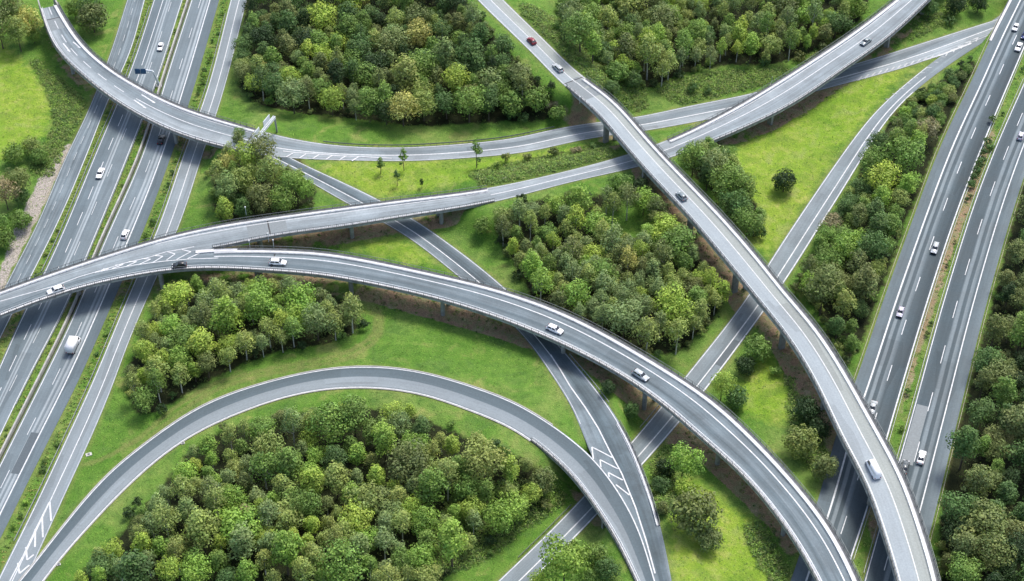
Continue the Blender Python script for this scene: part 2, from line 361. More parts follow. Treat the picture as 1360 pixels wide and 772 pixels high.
# ---------------------------------------------------------------- the ground: one sheet to the horizon, embankments under the ramps
def axis(lo, hi, step, far):
    a = list(np.arange(lo, hi + step, step)); q = step
    while a[-1] < far: q *= 1.35; a.append(a[-1] + q)
    q = step; b = []
    x = a[0]
    while x > -far: q *= 1.35; x -= q; b.append(x)
    return np.array(b[::-1] + a)
gx, gy = axis(-215, 215, 1.0, 5000), axis(225, 520, 1.0, 5000)
GX, GY = np.meshgrid(gx, gy); pts = np.stack([GX.ravel(), GY.ravel()], 1)
num = np.zeros(len(pts)); den = np.full(len(pts), 1 / 14.0 ** 3); edge = np.full(len(pts), 99.0)
inside = (np.abs(pts[:, 0]) < 330) & (pts[:, 1] > 120) & (pts[:, 1] < 640); ii = np.where(inside)[0]
for r, s0, s1 in GRADE:
    ss = r.samp(s0, s1, 2.5); c = r.at(ss, .5); hw = np.interp(ss, r.s, r.w) / 2
    for ch in np.array_split(ii, max(1, len(ii) // 30000)):
        d = np.sqrt(((pts[ch, None, :] - c[None, :, :2]) ** 2).sum(2)); j = d.argmin(1)
        dd = np.maximum(0, d[np.arange(len(ch)), j] - hw[j] - .8)
        wt = 1 / (dd + .25) ** 3; num[ch] += wt * c[j, 2]; den[ch] += wt
        edge[ch] = np.minimum(edge[ch], d[np.arange(len(ch)), j] - hw[j])
GZ = num / den
rs = np.random.RandomState(5)
def vnoise(x, y, sc, seed):
    r_ = np.random.RandomState(seed).rand(64, 64); X, Y = x / sc, y / sc
    i, j = np.floor(X).astype(int), np.floor(Y).astype(int); u, v = X - i, Y - j; u = u*u*(3-2*u); v = v*v*(3-2*v)
    g = lambda a, b: r_[a % 64, b % 64]
    return (g(i, j)*(1-u)*(1-v) + g(i+1, j)*u*(1-v) + g(i, j+1)*(1-u)*v + g(i+1, j+1)*u*v)
bumpy = (vnoise(pts[:, 0], pts[:, 1], 14, 1) - .5) * 1.0 + (vnoise(pts[:, 0], pts[:, 1], 3.5, 2) - .5) * .35
GZ = GZ - .1 + bumpy * np.clip((edge - 1.5) / 6, 0, 1)
GZ2 = GZ.reshape(GX.shape)
def ground(x, y):
    i = int(np.clip(np.searchsorted(gx, x) - 1, 0, len(gx) - 2)); j = int(np.clip(np.searchsorted(gy, y) - 1, 0, len(gy) - 2))
    u = (x - gx[i]) / (gx[i+1] - gx[i]); v = (y - gy[j]) / (gy[j+1] - gy[j])
    return float(GZ2[j, i]*(1-u)*(1-v) + GZ2[j, i+1]*u*(1-v) + GZ2[j+1, i]*(1-u)*v + GZ2[j+1, i+1]*u*v)
def onground(px, py, dz=0):             # where the ground seen at a photo point is
    z = 1.0
    for _ in range(8): p = W(px, py, z + dz); z = .5 * z + .5 * ground(p[0], p[1])
    p = W(px, py, z + dz); return np.array([p[0], p[1], ground(p[0], p[1])])
def inpoly(x, y, poly):
    c = np.zeros(x.shape, bool); n = len(poly)
    for k in range(n):
        x0, y0 = poly[k]; x1, y1 = poly[(k + 1) % n]
        m = ((y0 > y) != (y1 > y)) & (x < (x1 - x0) * (y - y0) / ((y1 - y0) or 1e-9) + x0); c ^= m
    return c
PXG = np.array(P((pts[:, 0], pts[:, 1], GZ)))   # photo position of each ground vertex, to look zones up
def blur2(a, k):
    w_ = np.exp(-.5 * (np.arange(-3*k, 3*k+1) / k) ** 2); w_ /= w_.sum()
    a = np.apply_along_axis(lambda q: np.convolve(np.pad(q, 3*k, 'edge'), w_, 'valid'), 0, a)
    return np.apply_along_axis(lambda q: np.convolve(np.pad(q, 3*k, 'edge'), w_, 'valid'), 1, a)
def zone(polys, k=1):
    m = np.zeros(len(pts), bool)
    for p_ in polys: m |= inpoly(PXG[0], PXG[1], p_)
    return blur2((m & inside).astype(float).reshape(GX.shape), k).ravel()
WOODS = {}                              # outlines of the tree ground, in photo points
WOODS['top'] = [(318,70),(332,-30),(595,-40),(622,5),(668,62),(722,118),(760,150),(735,158),(640,163),(560,168),(470,158),(400,150),(340,140),(318,115)]
WOODS['hill'] = [(770,-40),(1170,-40),(1140,30),(1080,70),(1030,85),(960,85),(900,100),(870,118),(815,105),(775,75),(745,40),(745,0)]
WOODS['loop'] = [(90,790),(120,745),(170,700),(215,650),(250,600),(300,572),(350,556),(430,545),(520,545),(570,560),(640,590),(700,612),(730,640),(728,668),(690,690),(650,720),(612,745),(570,790)]
WOODS['centre'] = [(655,290),(700,268),(750,262),(800,262),(850,240),(870,270),(905,300),(945,340),(965,380),(958,410),(930,440),(900,470),(870,470),(800,455),(740,428),(712,400),(688,360),(664,325)]
WOODS['triangle'] = [(215,395),(250,375),(300,380),(380,372),(430,385),(475,410),(478,440),(440,455),(360,470),(320,485),(250,520),(215,545),(185,555),(168,520),(180,460)]
WOODS['strip'] = [(1236,118),(1302,72),(1290,100),(1250,180),(1205,290),(1170,385),(1130,490),(1118,470),(1085,410),(1058,380),(1080,330),(1130,250),(1165,190),(1195,140)]
WOODS['east'] = [(1340,318),(1354,262),(1400,180),(1430,500),(1400,800),(1250,800),(1248,690),(1262,610),(1285,520),(1308,440),(1322,390)]
WOODS['nook'] = [(284,215),(300,195),(330,178),(362,178),(392,205),(418,240),(420,262),(400,278),(330,296),(296,300),(282,270)]
WOODS['brim'] = [(905,195),(940,183),(968,196),(990,245),(1012,288),(1004,322),(980,306),(958,268),(925,236),(906,215)]
DIRT = [[(500,385),(560,400),(640,420),(700,455),(712,470),(690,458),(620,436),(560,418),(500,398)],
        [(840,215),(880,250),(930,310),(990,380),(1010,420),(990,440),(960,385),(930,345),(880,300),(850,262)],
        [(1010,395),(1050,440),(1080,520),(1110,590),(1100,600),(1060,540),(1030,470)],
        [(900,570),(960,600),(1010,640),(1050,690),(1030,700),(980,660),(930,610),(880,590)],
        [(400,310),(600,300),(640,290),(600,292),(480,312),(390,320)], [(760,462),(900,545),(860,560),(800,510)],
        [(1325,165),(1318,165),(1285,250),(1250,345),(1212,470),(1190,560),(1194,570),(1222,470),(1262,345),(1298,250)], [(700,120),(780,155),(800,180),(760,170)], [(1000,160),(1110,105),(1100,120),(1010,180)]]
GRAV = [[(88,190),(98,190),(60,270),(40,310),(20,350),(0,400),(-10,380),(22,300),(50,240)]]
BRIGHT = [[(-60,50),(0,52),(45,95),(70,140),(62,180),(20,205),(-60,240)], [(990,180),(1100,120),(1240,72),(1190,110),(1115,200),(1020,345),(1000,330),(960,230)],
          [(400,215),(620,213),(800,192),(790,205),(600,245),(500,262)], [(1010,455),(1060,520),(1050,570),(1010,560),(970,530)],
          [(900,620),(1000,690),(1040,780),(890,780),(890,700)], [(430,325),(530,315),(600,360)]]
ROUGH = [[(20,60),(50,80),(110,130),(120,170),(70,240),(40,230),(75,160),(60,110)], [(690,0),(750,30),(860,120),(860,150),(800,140),(700,50)],
         [(620,230),(830,185),(840,205),(760,230),(640,250)], [(860,115),(960,95),(1060,90),(1010,115),(900,140)], [(1060,85),(1200,0),(1330,-20),(1240,40),(1120,85)],
         [(600,640),(740,640),(760,660),(640,745),(560,770)], [(860,570),(900,570),(898,650),(885,700),(872,690)], [(985,690),(1020,700),(1050,772),(1035,790),(1000,740)], [(1040,480),(1075,520),(1105,600),(1080,640),(1050,560)]]
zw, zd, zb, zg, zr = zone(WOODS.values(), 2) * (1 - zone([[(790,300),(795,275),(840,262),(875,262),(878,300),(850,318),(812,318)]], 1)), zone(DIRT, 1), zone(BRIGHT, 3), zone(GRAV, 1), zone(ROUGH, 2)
under = np.zeros(len(pts))              # bare soil where a deck keeps the rain off
for r, k in ((A, 'A'), (B, 'B1'), (B, 'B2'), (C, 'C'), (E, 'E'), (F, 'F'), (D, 'D')):
    ss = r.samp(*BR[k], 3); c = r.at(ss, .5); hw = np.interp(ss, r.s, r.w) / 2
    for ch in np.array_split(ii, max(1, len(ii) // 30000)):
        d = np.sqrt(((pts[ch, None, :] - c[None, :, :2]) ** 2).sum(2)); j = d.argmin(1)
        under[ch] = np.maximum(under[ch], np.clip((hw[j] + 1.0 - d[np.arange(len(ch)), j]) / 2.0, 0, 1))
TRACK = [[(478,392),(494,410),(500,432),(488,452),(460,468),(400,482),(340,494),(290,508),(235,540),(180,585),(130,612),(108,618)],
         [(484,392),(500,408),(507,432),(494,457),(466,474),(404,488),(344,500),(296,514),(242,546),(190,590)]]
track = np.zeros(len(pts))
for tk in TRACK:
    tp = dense([onground(*q_) for q_ in tk], .5)
    for ch in np.array_split(ii, max(1, len(ii) // 20000)):
        track[ch] = np.maximum(track[ch], np.clip(1.3 - np.sqrt(((pts[ch, None, :] - tp[None, :, :2]) ** 2).sum(2)).min(1) / .8, 0, .6))
verge = np.clip(1 - np.abs(edge - .3) / 1.0, 0, 1) * .55
NX, NY = len(gx), len(gy); q = np.arange(NX * NY).reshape(NY, NX)
gf = np.stack([q[:-1, :-1].ravel(), q[:-1, 1:].ravel(), q[1:, 1:].ravel(), q[1:, :-1].ravel()], 1)
def groundmat():
    m, nt, b = newmat('grassland'); q = NB(nt)
    geo = q.n('ShaderNodeNewGeometry').outputs['Position']
    z1 = q.n('ShaderNodeAttribute', attribute_name='tone'); s1 = q.n('ShaderNodeSeparateColor'); q.l(z1.outputs['Color'], s1.inputs[0])
    z2 = q.n('ShaderNodeAttribute', attribute_name='tone2'); s2 = q.n('ShaderNodeSeparateColor'); q.l(z2.outputs['Color'], s2.inputs[0])
    big = q.noise(geo, .045, 4, .6, .4); mid = q.noise(geo, .35, 4, .65); fine = q.noise(geo, 2.6, 3, .7)
    gr = q.ramp(big, [(.3, (.07, .165, .018)), (.5, (.1, .2, .03)), (.7, (.16, .225, .055))])
    pat = q.noise(geo, .13, 3, .6, .6)
    gr = q.mix(q.maprange(pat, .52, .68, 0, .75), gr, (.075, .15, .03)); gr = q.mix(q.maprange(pat, .44, .3, 0, .7), gr, (.21, .24, .07))
    gr = q.mix(1, gr, q.ramp(mid, [(.25, (.62, .72, .66)), (.5, (1, 1, 1)), (.75, (1.35, 1.16, 1.3))]), 'MULTIPLY')
    br = q.ramp(mid, [(.25, (.145, .255, .022)), (.5, (.205, .3, .034)), (.75, (.3, .325, .085))])
    br = q.mix(q.maprange(pat, .5, .68, 0, .6), br, (.12, .2, .03)); br = q.mix(q.maprange(pat, .46, .32, 0, .4), br, (.27, .29, .11))
    br = q.mix(1, br, q.ramp(big, [(.3, (.75, .9, .7)), (.7, (1.15, 1.05, 1.2))]), 'MULTIPLY')
    def soft(x, lo, hi):                # ragged zone borders
        a = q.n('ShaderNodeMath', operation='ADD'); q.l(x, a.inputs[0])
        mm = q.n('ShaderNodeMath', operation='MULTIPLY_ADD'); q.l(mid, mm.inputs[0]); mm.inputs[1].default_value = .9; mm.inputs[2].default_value = -.45
        q.l(mm.outputs[0], a.inputs[1]); return q.maprange(a.outputs[0], lo, hi)
    c = q.mix(soft(s1.outputs[2], .3, .7), gr, br)
    c = q.mix(soft(s2.outputs[1], .35, .65), c, q.ramp(mid, [(.3, (.04, .08, .016)), (.55, (.07, .14, .022)), (.75, (.15, .18, .04))]))
    c = q.mix(soft(s1.outputs[1], .35, .6), c, q.ramp(mid, [(.3, (.008, .012, .004)), (.7, (.024, .03, .01))]))  # woodland floor, its colour darkened to near black to deepen shade between crowns
    c = q.mix(soft(s1.outputs[0], .4, .6), c, q.ramp(mid, [(.25, (.15, .105, .07)), (.45, (.27, .19, .12)), (.6, (.2, .2, .1)), (.75, (.36, .28, .19))]))
    c = q.mix(soft(s2.outputs[0], .4, .6), c, q.ramp(fine, [(.3, (.22, .2, .17)), (.7, (.42, .38, .34))]))
    c = q.mix(q.maprange(s2.outputs[2], 0, 1, 0, .8), c, (.2, .19, .07))
    c = q.mix(1, c, q.ramp(fine, [(.25, .68), (.75, 1.3)]), 'MULTIPLY')
    q.l(c, b.inputs['Base Color']); b.inputs['Roughness'].default_value = .9; b.inputs['Specular IOR Level'].default_value = .15
    ad = q.n('ShaderNodeMath', operation='ADD'); q.l(fine, ad.inputs[0]); q.l(mid, ad.inputs[1])
    q.l(q.bump(ad.outputs[0], .8, .35), b.inputs['Normal'])
    return m
M['ground'] = groundmat()
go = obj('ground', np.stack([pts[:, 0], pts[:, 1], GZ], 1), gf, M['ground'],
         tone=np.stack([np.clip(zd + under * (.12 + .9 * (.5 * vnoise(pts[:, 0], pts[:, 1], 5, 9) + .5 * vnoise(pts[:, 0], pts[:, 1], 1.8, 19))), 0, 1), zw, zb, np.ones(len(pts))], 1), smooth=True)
a2 = go.data.color_attributes.new('tone2', 'FLOAT_COLOR', 'POINT')
a2.data.foreach_set('color', np.stack([zg, zr, np.maximum(verge, track, .75 * zone([[(1360,66),(1302,204),(1239,380),(1179,584),(1122,772),(1147,772),(1204,573),(1258,380),(1324,190),(1360,108)]], 1)), np.ones(len(pts))], 1).astype(np.float32).ravel())
structure(go)

# ---------------------------------------------------------------- road surfaces at ground level
def st(*p): return [(t, G_(v) if not isinstance(v, tuple) else v) for t, v in p]
S_lm = lambda: None
M['as_L1'] = asphalt('asphalt_grey_ribbed', st((0, .12), (.2, .19), (.3, .15), (.4, .19), (.5, .135), (.6, .19), (.8, .15), (1, .18)), mott=.2, streak=.28)
M['as_L2'] = asphalt('asphalt_motorway_worn', st((0, .14), (.3, .135), (.4, .15), (.44, .16), (.455, .31), (.48, .3), (.495, .19), (.525, .19), (.54, .32), (.575, .31), (.59, .16), (.8, .17), (1, .175)), mott=.12)
M['as_L3'] = asphalt('asphalt_motorway_twin_tracks', st((0, .17), (.3, .165), (.4, .16), (.425, .3), (.465, .29), (.485, .18), (.535, .17), (.55, .31), (.605, .29), (.625, .17), (.69, .17), (.72, .13), (1, .125)), mott=.12)
M['as_L4'] = asphalt('asphalt_pale_collector', st((0, .21), (.5, .235), (1, .21)), mott=.09, streak=.08)
M['as_A'] = asphalt('asphalt_ramp', st((0, .27), (.3, .28), (.5, .2), (.7, .18), (.85, .24), (1, .21)), mott=.2, streak=.2)
M['as_F'] = asphalt('asphalt_slip', st((0, .19), (.35, .16), (.5, .09), (.8, .12), (1, .2)), mott=.34, streak=.18)
M['as_D'] = asphalt('asphalt_loop_two_tone', st((0, .18), (.05, .18), (.07, .1), (.46, .115), (.49, .22), (.9, .24), (.94, .12), (1, .14)), mott=.08, streak=.06)
M['as_G'] = asphalt('asphalt_cross_road', st((0, .22), (.5, .19), (.6, .2), (1, .19)), mott=.18)
M['as_R1'] = asphalt('asphalt_east_down', st((0, .14), (.26, .125), (.3, .11), (.36, .08), (.39, .2), (.44, .2), (.46, .085), (.53, .09), (.55, .2), (.6, .16), (.66, .085), (.9, .055), (1, .08)), mott=.14)
M['as_R2'] = asphalt('asphalt_east_up', st((0, .11), (.15, .075), (.35, .08), (.39, .19), (.45, .19), (.47, .085), (.54, .09), (.56, .2), (.62, .16), (.65, .09), (.75, .12), (1, .16)), mott=.14)
M['as_B'] = asphalt('asphalt_flyover_wet', st((0, .28), (.4, .27), (.7, .22), (1, .24)), mott=.22, streak=.2)
M['as_C'] = asphalt('asphalt_curved_flyover', st((0, .19), (.33, .18), (.38, .14), (.6, .17), (.68, .11), (.8, .16), (1, .2)), mott=.2, streak=.24)
M['as_E'] = asphalt('asphalt_high_flyover_pale', st((0, .3), (.45, .315), (.55, (.265, .29, .275)), (1, (.255, .275, .26))), mott=.07, streak=.07)
GNAME = {'L1': 'collector_road', 'L2': 'motorway_carriageway', 'L3': 'motorway_carriageway', 'L4': 'collector_road', 'R1': 'motorway_carriageway', 'R2': 'motorway_carriageway', 'G': 'cross_road'}
for k, nm in GNAME.items():
    structure(ribbon(ROADS[k], nm, 0, ROADS[k].len, M['as_' + k]))
for r, s0, s1 in GRADE:
    if r.name in 'ABDEF': structure(ribbon(r, {'A': 'ramp_road', 'B': 'ramp_road', 'D': 'loop_road', 'E': 'approach_road', 'F': 'slip_road'}[r.name], s0, s1, M['as_' + r.name]))

# ---------------------------------------------------------------- road paint
class Paint:
    def __init__(s): s.v = []; s.f = []
    def add(s, v, f):
        n = sum(len(x) for x in s.v); s.v.append(v); s.f.append(up(v, f) + n)
    def line(s, r, t, w_, s0=0, s1=None, dz=.014):
        s1 = r.len if s1 is None else s1; ss = r.samp(s0, s1)
        ww = np.interp(ss, r.s, r.w); t0 = t if np.ndim(t) else np.full(len(ss), t); h = w_ / 2 / ww
        s.add(*strip(r.at(ss, t0 - h, dz), r.at(ss, t0 + h, dz)))
    def dash(s, r, t, w_, on, period, s0=0, s1=None, ph=0, dz=.014):
        s1 = r.len if s1 is None else s1; x = s0 + ph
        while x < s1: s.line(r, t, w_, x, min(x + on, s1), dz); x += period
    def px(s, r, pl, w_, dz=.055, closed=False):     # polyline given in photo points, laid on road r
        s.k = (getattr(s, 'k', 0) + 1) % 12; dz += s.k * .004; p = [r.wpx(*q, dz) for q in pl]
        for a, b in zip(p[:-1], p[1:]):
            d = (b - a)[:2]; L = np.hypot(*d); n = np.array([-d[1], d[0], 0]) / L * w_ / 2
            k = max(2, int(L / 2)); ln = a + (b - a) * np.linspace(0, 1, k)[:, None]
            dz += .0015
            for i in range(k): ln[i, 2] = r.zxy(ln[i]) + dz
            s.add(*strip(ln + n, ln - n))
    def build(s, name, mat, parent=None):
        return obj(name, np.vstack(s.v), np.ascontiguousarray(np.vstack(s.f)), mat, parent)
gp = Paint(); gw = Paint()              # ground paint: fresh and worn
gp.line(L1, .97, .2); gw.dash(L1, .45, .14, 4, 8); gw.line(L1, .04, .15)
gp.line(L2, .04, .2); gp.line(L2, .975, .22)
gp.line(L2, .33, .22, 0, L2.spx(176, 88)) if L2.spx(176, 88) < L2.spx(60, 300) else gp.line(L2, .33, .22, L2.spx(176, 88), L2.len)
gp.dash(L2, .345, .2, 6, 12, min(L2.spx(176, 88), L2.len), L2.len, 3); gw.dash(L2, .63, .2, 6, 18, 0, None, 4)
gp.line(L3, .04, .22); gp.dash(L3, .345, .16, 6, 18, 0, None, 2); gp.line(L3, .675, .32)
gp.line(L4, .05, .2); gp.line(L4, .53, .24); gw.line(L4, .965, .2)
gp.line(R1, .285, .42); gp.dash(R1, .64, .22, 6, 18, 0, None, 5); gp.line(R1, .972, .34)
gp.line(R2, .03, .22); gp.dash(R2, .33, .2, 7, 18, 0, None, 8); gp.line(R2, .70, .3)
s_m = Gd.spx(1235, 90)
gp.line(Gd, .62, .3, s_m + 5); gp.line(Gd, .045, .22, s_m); gp.line(Gd, .955, .32, s_m + 15)
for r, s0, s1 in GRADE:
    if r.name == 'A': gp.line(r, .6 if 0 else .42, .34, s0, s1); gw.line(r, .04, .2, s0, s1); gp.line(r, .96, .2, s0, s1)
    if r.name == 'B': gp.line(r, .5, .26, s0, s1); gw.line(r, .05, .2, s0, s1); gw.line(r, .95, .2, s0, s1)
    if r.name == 'E': gp.line(r, .5, .26, s0, s1); gp.line(r, .05, .2, s0, s1); gp.line(r, .95, .2, s0, s1)
    if r.name == 'D': gp.line(r, .035, .26, s0, s1); gp.line(r, .965, .26, s0, s1)
    if r.name == 'F' and s0 == 0: gp.line(r, .42, .28, s0 + 10, s1 - 30); gw.line(r, .04, .2, s0 + 20, s1 - 3); gp.line(r, .955, .2, s0 + 10, s1)
# gore at the foot of the loop
gp.px(L4, [(65,668),(48,702),(31,738),(13,772)], .3)
for q in ([(66,667),(68,692)], [(56,686),(57,714)], [(47,703),(46.5,727)], [(34.5,727),(36,744),(45,737)], [(24,748),(26,762),(39,751)]): gp.px(L4, q, .42)
# gore where the cross road meets the north ramp
gp.px(Gd, [(1138,107),(1175,96),(1215,84),(1251,73),(1290,58)], .5);
for i in range(13):
    x = 1140 + i * 8.6; gw.px(A, [(x, 107 - i * 2.55), (x + 5, 101.5 - i * 2.5)], .45)
for i in range(5):
    x = 1252 + i * 10; gw.px(Gd, [(x, 72 - i * 4.8), (x + 7, 69.5 - i * 4.8), (x + 4, 74.5 - i * 4.8)], .4)
for i in range(9):
    x = 1168 + i * 9.2; gw.px(Gd, [(x + 8, 132 - i * 7), (x + 14, 132 - i * 7)], .25)
# hatching beside the north ramp
gp.px(A, [(376,201.5),(420,205),(470,208),(520,210.5)], .3)
for i in range(6):
    x = 380 + i * 17.5; gp.px(A, [(x, 209.5 + i * .9), (x + 9, 203.8 + i * .9)], .4)
structure(gp.build('road_markings', M['paint'])); structure(gw.build('worn_road_markings', M['paint_worn']))
def patch(r, s0, s1, t0, t1, mat, dz=.008, name='asphalt_patch', parent=None):
    ss = r.samp(s0, s1); v, f = strip(r.at(ss, t0, dz), r.at(ss, t1, dz)); o = obj(name, v, np.ascontiguousarray(up(v, f)), mat, parent)
    return o if parent else structure(o)
s = R2.spx(1214, 580); patch(R2, s - 12, s + 9, .06, .32, M['patch_mid'])
s = Gd.spx(966, 470); patch(Gd, s - 6, s + 5, .64, .95, M['patch_dark'])
s = L3.spx(85, 610); patch(L3, s - 8, s + 6, .42, .66, M['patch_dark'])

# ---------------------------------------------------------------- bridges
def allroads_dist(p, own):
    best = 99
    for r, s0, s1 in GRADE:
        m = (r.s >= s0) & (r.s <= s1)
        if not m.any(): continue
        d = np.hypot(r.c[m, 0] - p[0], r.c[m, 1] - p[1]); j = d.argmin()
        if abs(r.c[m, 2][j] - ground(p[0], p[1])) < 2.5: best = min(best, d[j] - r.w[m][j] / 2)
    return best
def railing(r, s0, s1, m, z0=0.2, hgt=1.0, bal=.55):
    mb = MB(); d = 1 if m >= 0 else -1
    for a, b in ((hgt - .08, hgt), (.1, .16)):
        v, f = beam(r, s0, s1, m - .05 * d if abs(m) > .05 else m, m + .05 * d, z0 + a, z0 + b); mb.add(v, f)
    for k, x in enumerate(np.arange(s0, s1, bal)):
        p = r.atm(x, m)[0]; q_ = r.at(x, .5)[0]; t_ = r.atm(min(x + .3, r.len), m)[0] - p; t_ /= (np.linalg.norm(t_) + 1e-9)
        ww = .06 if k % 4 == 0 else .022
        a_ = Vector(p) + Vector((0, 0, z0)); mb.bar(a_, a_ + Vector((0, 0, hgt if k % 4 == 0 else hgt - .05)), ww * 2, ww * 2)
    return mb
def bridge(name, label, specs, under_=1.15, kerbL=.7, kerbR=1.7, fascia=.62, pier='round', step=22):
    """specs: [(road, s0, s1, (L-side free stretch), (R-side free stretch))] all one bridge"""
    p0 = specs[0][0].at((specs[0][1] + specs[0][2]) / 2, .5)[0]
    T = thing(name, label, 'bridge', (0, 0, 0))
    for (r, s0, s1, fl, fr, kL, kR) in specs:
        mb = MB(); ss = r.samp(s0, s1, 1.5); n = len(ss)
        prof = [(0, -.02), (-1e-6, -.02), (-1e-6, -fascia), (-1.6, -fascia - .12), (-2.3, -under_), (2.3, -under_), (1.6, -fascia - .12), (0, -fascia)]
        rows = [r.atm(ss, a, b) for a, b in prof]; K = len(prof); v = np.vstack(rows); i = np.arange(n - 1); f = []
        for a in range(K):
            b = (a + 1) % K; f += np.stack([i + a * n, i + b * n, i + b * n + 1, i + a * n + 1], 1).tolist()
        f += [[a * n for a in range(K)], [(K - a) * n - 1 for a in range(K)]]
        if r.side < 0: f = [q_[::-1] for q_ in f]
        mb.add(v, [q_[::-1] for q_ in f]); mb.build('deck', M['fascia'], T)
        ribbon(r, 'road_surface', s0, s1, M['as_' + r.name], parent=T)
        for side, rng, kw, mt in (('L', fl, kL, 'kerb'), ('R', fr, kR, 'kerb')):
            if rng is None: continue
            a, b = max(s0, rng[0]), min(s1, rng[1]); sg = 1 if side == 'L' else -1
            stp = .85 if kw > 1.2 else .4; kw = kw + (.25 if kw > 1.2 else .1)
            v, f = beam(r, a, b, sg * stp, sg * kw, -.015, .2); k_ = MB(); k_.add(v, f); k_.build('kerb', M[mt], T)
            v, f = beam(r, a, b, 0 if sg > 0 else -1e-6, sg * (stp - .02), -.015, .16); k_ = MB(); k_.add(v, f); k_.build('edge_beam', M['edge'], T)
            railing(r, a, b, sg * .1).build('railing', M['steel_dark'], T)
            g = MB(); v, f = beam(r, a, b, sg * (kw + .02), sg * (kw + .1), .42, .58); g.add(v, f)
            for x in np.arange(a, b, 2.0):
                p = Vector(r.atm(x, sg * (kw - .05))[0]); g.bar(p + Vector((0, 0, .2)), p + Vector((0, 0, .55)), .1, .1)
            g.build('guardrail', M['sign_back'], T)
        # piers
        x = s0 + step * .5
        while x < s1 - 6:
            c = r.at(x, .5)[0]
            for tries in range(6):
                if allroads_dist(c, r) > 1.2 or tries == 5: break
                x += 2.5; c = r.at(min(x, r.len), .5)[0]
            if allroads_dist(c, r) > .6 and x < s1 - 5 and 200 < c[1] < 560:
                ww = float(np.interp(x, r.s, r.w)); tn = np.array([np.interp(x, r.s, r.n[:, 0]), np.interp(x, r.s, r.n[:, 1])]); zt = c[2] - under_
                for o_ in ((-.23, .23) if pier == 'round' else (-.2, .2)):
                    q_ = c[:2] + tn * ww * o_; zb = ground(*q_) - .5; m_ = MB()
                    if pier == 'round': m_.tube([(q_[0], q_[1], zb), (q_[0], q_[1], zt - .2), (q_[0], q_[1], zt + .05)], [.62, .62, .7], 16)
                    else:
                        t_ = np.array([-tn[1], tn[0]])
                        ring = lambda h, z: [(*(q_ + tn * h * a + t_ * .45 * b), z) for a, b in ((-1, -1), (1, -1), (1, 1), (-1, 1))]
                        m_.loft([ring(.8, zb), ring(.8, zt - .8), ring(1.3, zt + .03)])
                    m_.build('pier', M['concrete'], T, smooth=False)
            x += step
    return T
def abutment(T, r, s_, dirn, depth=2.2):
    """wall under the end of a deck, with wing walls running back along the embankment"""
    mb = MB(); zt = -.65
    v, f = beam(r, min(s_, s_ + dirn * 1.6), max(s_, s_ + dirn * 1.6), .3, -.3, -8.5, -1.12); mb.add(v, f)
    for m0, m1 in ((.05, .5), (-.05, -.5)):
        v, f = beam(r, min(s_, s_ + dirn * 7), max(s_, s_ + dirn * 7), m0, m1, -4.0, -.03); mb.add(v, f)
    mb.build('abutment', M['concrete'], T)
def decals(T, r, lines=(), worn=()):
    p = Paint(); w_ = Paint()
    for a in lines: (p.dash if a[0] == 'd' else p.line if a[0] == 'l' else p.px)(r, *a[1:])
    if p.v: p.build('lane_marking', M['paint'], T)
def joint(T, r, s_):
    v, f = strip(r.atm([s_ - .2, s_ + .2], .1, .011), r.atm([s_ - .2, s_ + .2], -.1, .011))
    obj('expansion_joint', v, np.ascontiguousarray(up(v, f)), M['joint'], T)

full = (0, 9999)
s0, s1 = BR['A']
TA = bridge('ramp_bridge', 'curved grey ramp bridge with arrows painted on it, crossing the western motorway to the north', [(A, s0, s1, full, full, .8, 1.5)], step=20)
abutment(TA, A, s1, 1); abutment(TA, A, s0, -1) if s0 > 5 else None
pa = A.spx(184, 130)
if pa > (s0 + s1) / 2 or True:
    decals(TA, A, [('l', .13, .2, s0, s1), ('l', .82, .2, s0, s1), ('d', .47, .24, 5, 9, s0, pa - 2), ('l', .5, .26, pa, s1)])
for q in ([(84,58),(93,69)], [(97,56),(107,64)], [(178,133),(194,144)], [(188,126),(206,137)]):
    ar = Paint(); ar.px(A, q, .45); (x0, y0), (x1, y1) = q; dx, dy = (x1 - x0), (y1 - y0); L_ = math.hypot(dx, dy); dx /= L_; dy /= L_
    ar.px(A, [(x1 - dx*4 - dy*1.3, y1 - dy*4 + dx*1.3), (x1, y1)], .3); ar.build('arrow_marking', M['paint'], TA)
joint(TA, A, A.spx(68, 27)); joint(TA, A, A.spx(330, 188))
s = A.spx(68, 27); patch(A, s - .5, s + 7, .14, .8, M['patch_mid'], .007, 'asphalt_patch', TA)

nose = B.spx(281, 318); noseC = C.spx(281, 345)
b1 = BR['B1']
TB = bridge('flyover_bridge', 'long flyover carrying the straight slip road over the grass triangle and western motorway', [(B, b1[0], b1[1], full, (nose, 9999), 1.5, .6)], pier='round', step=26)
abutment(TB, B, b1[1], 1)
decals(TB, B, [('l', .2, .24, 0, nose - 15), ('l', .28, .22, nose - 15, b1[1]), ('l', .87, .22, nose + 4, b1[1])])
pb = Paint()
pb.px(B, [(0,400.5),(73,380),(105,368),(126,361.8),(163,350.5),(199,341.8),(220,335),(240,331.5),(258,328)], .26); pb.px(B, [(126,362.4),(152,357),(179,352.3),(200,349.5),(220,347),(252,344.3),(290,343)], .26)
for q in ([(137,357.5),(144.4,357),(135,360)], [(153,352.6),(163.6,351.8),(149,357)], [(171,348),(181.5,347.9),(168,354)], [(188,343.8),(200,344.6),(185,351.5)], [(205,339.8),(216.5,340.8),(203,349)],
          [(222,334.7),(232.6,337.7),(221.3,345.7)], [(241.8,332),(253.7,334.7),(234.6,345)], [(269,335),(249,344)]): pb.px(B, q, .3)
pb.build('chevron_marking', M['paint'], TB)
joint(TB, B, B.spx(357, 300)); sB = B.spx(357, 300); patch(B, sB - 6, sB + 5, .22, .86, M['patch_mid'], .007, 'asphalt_patch', TB)
b2 = BR['B2']
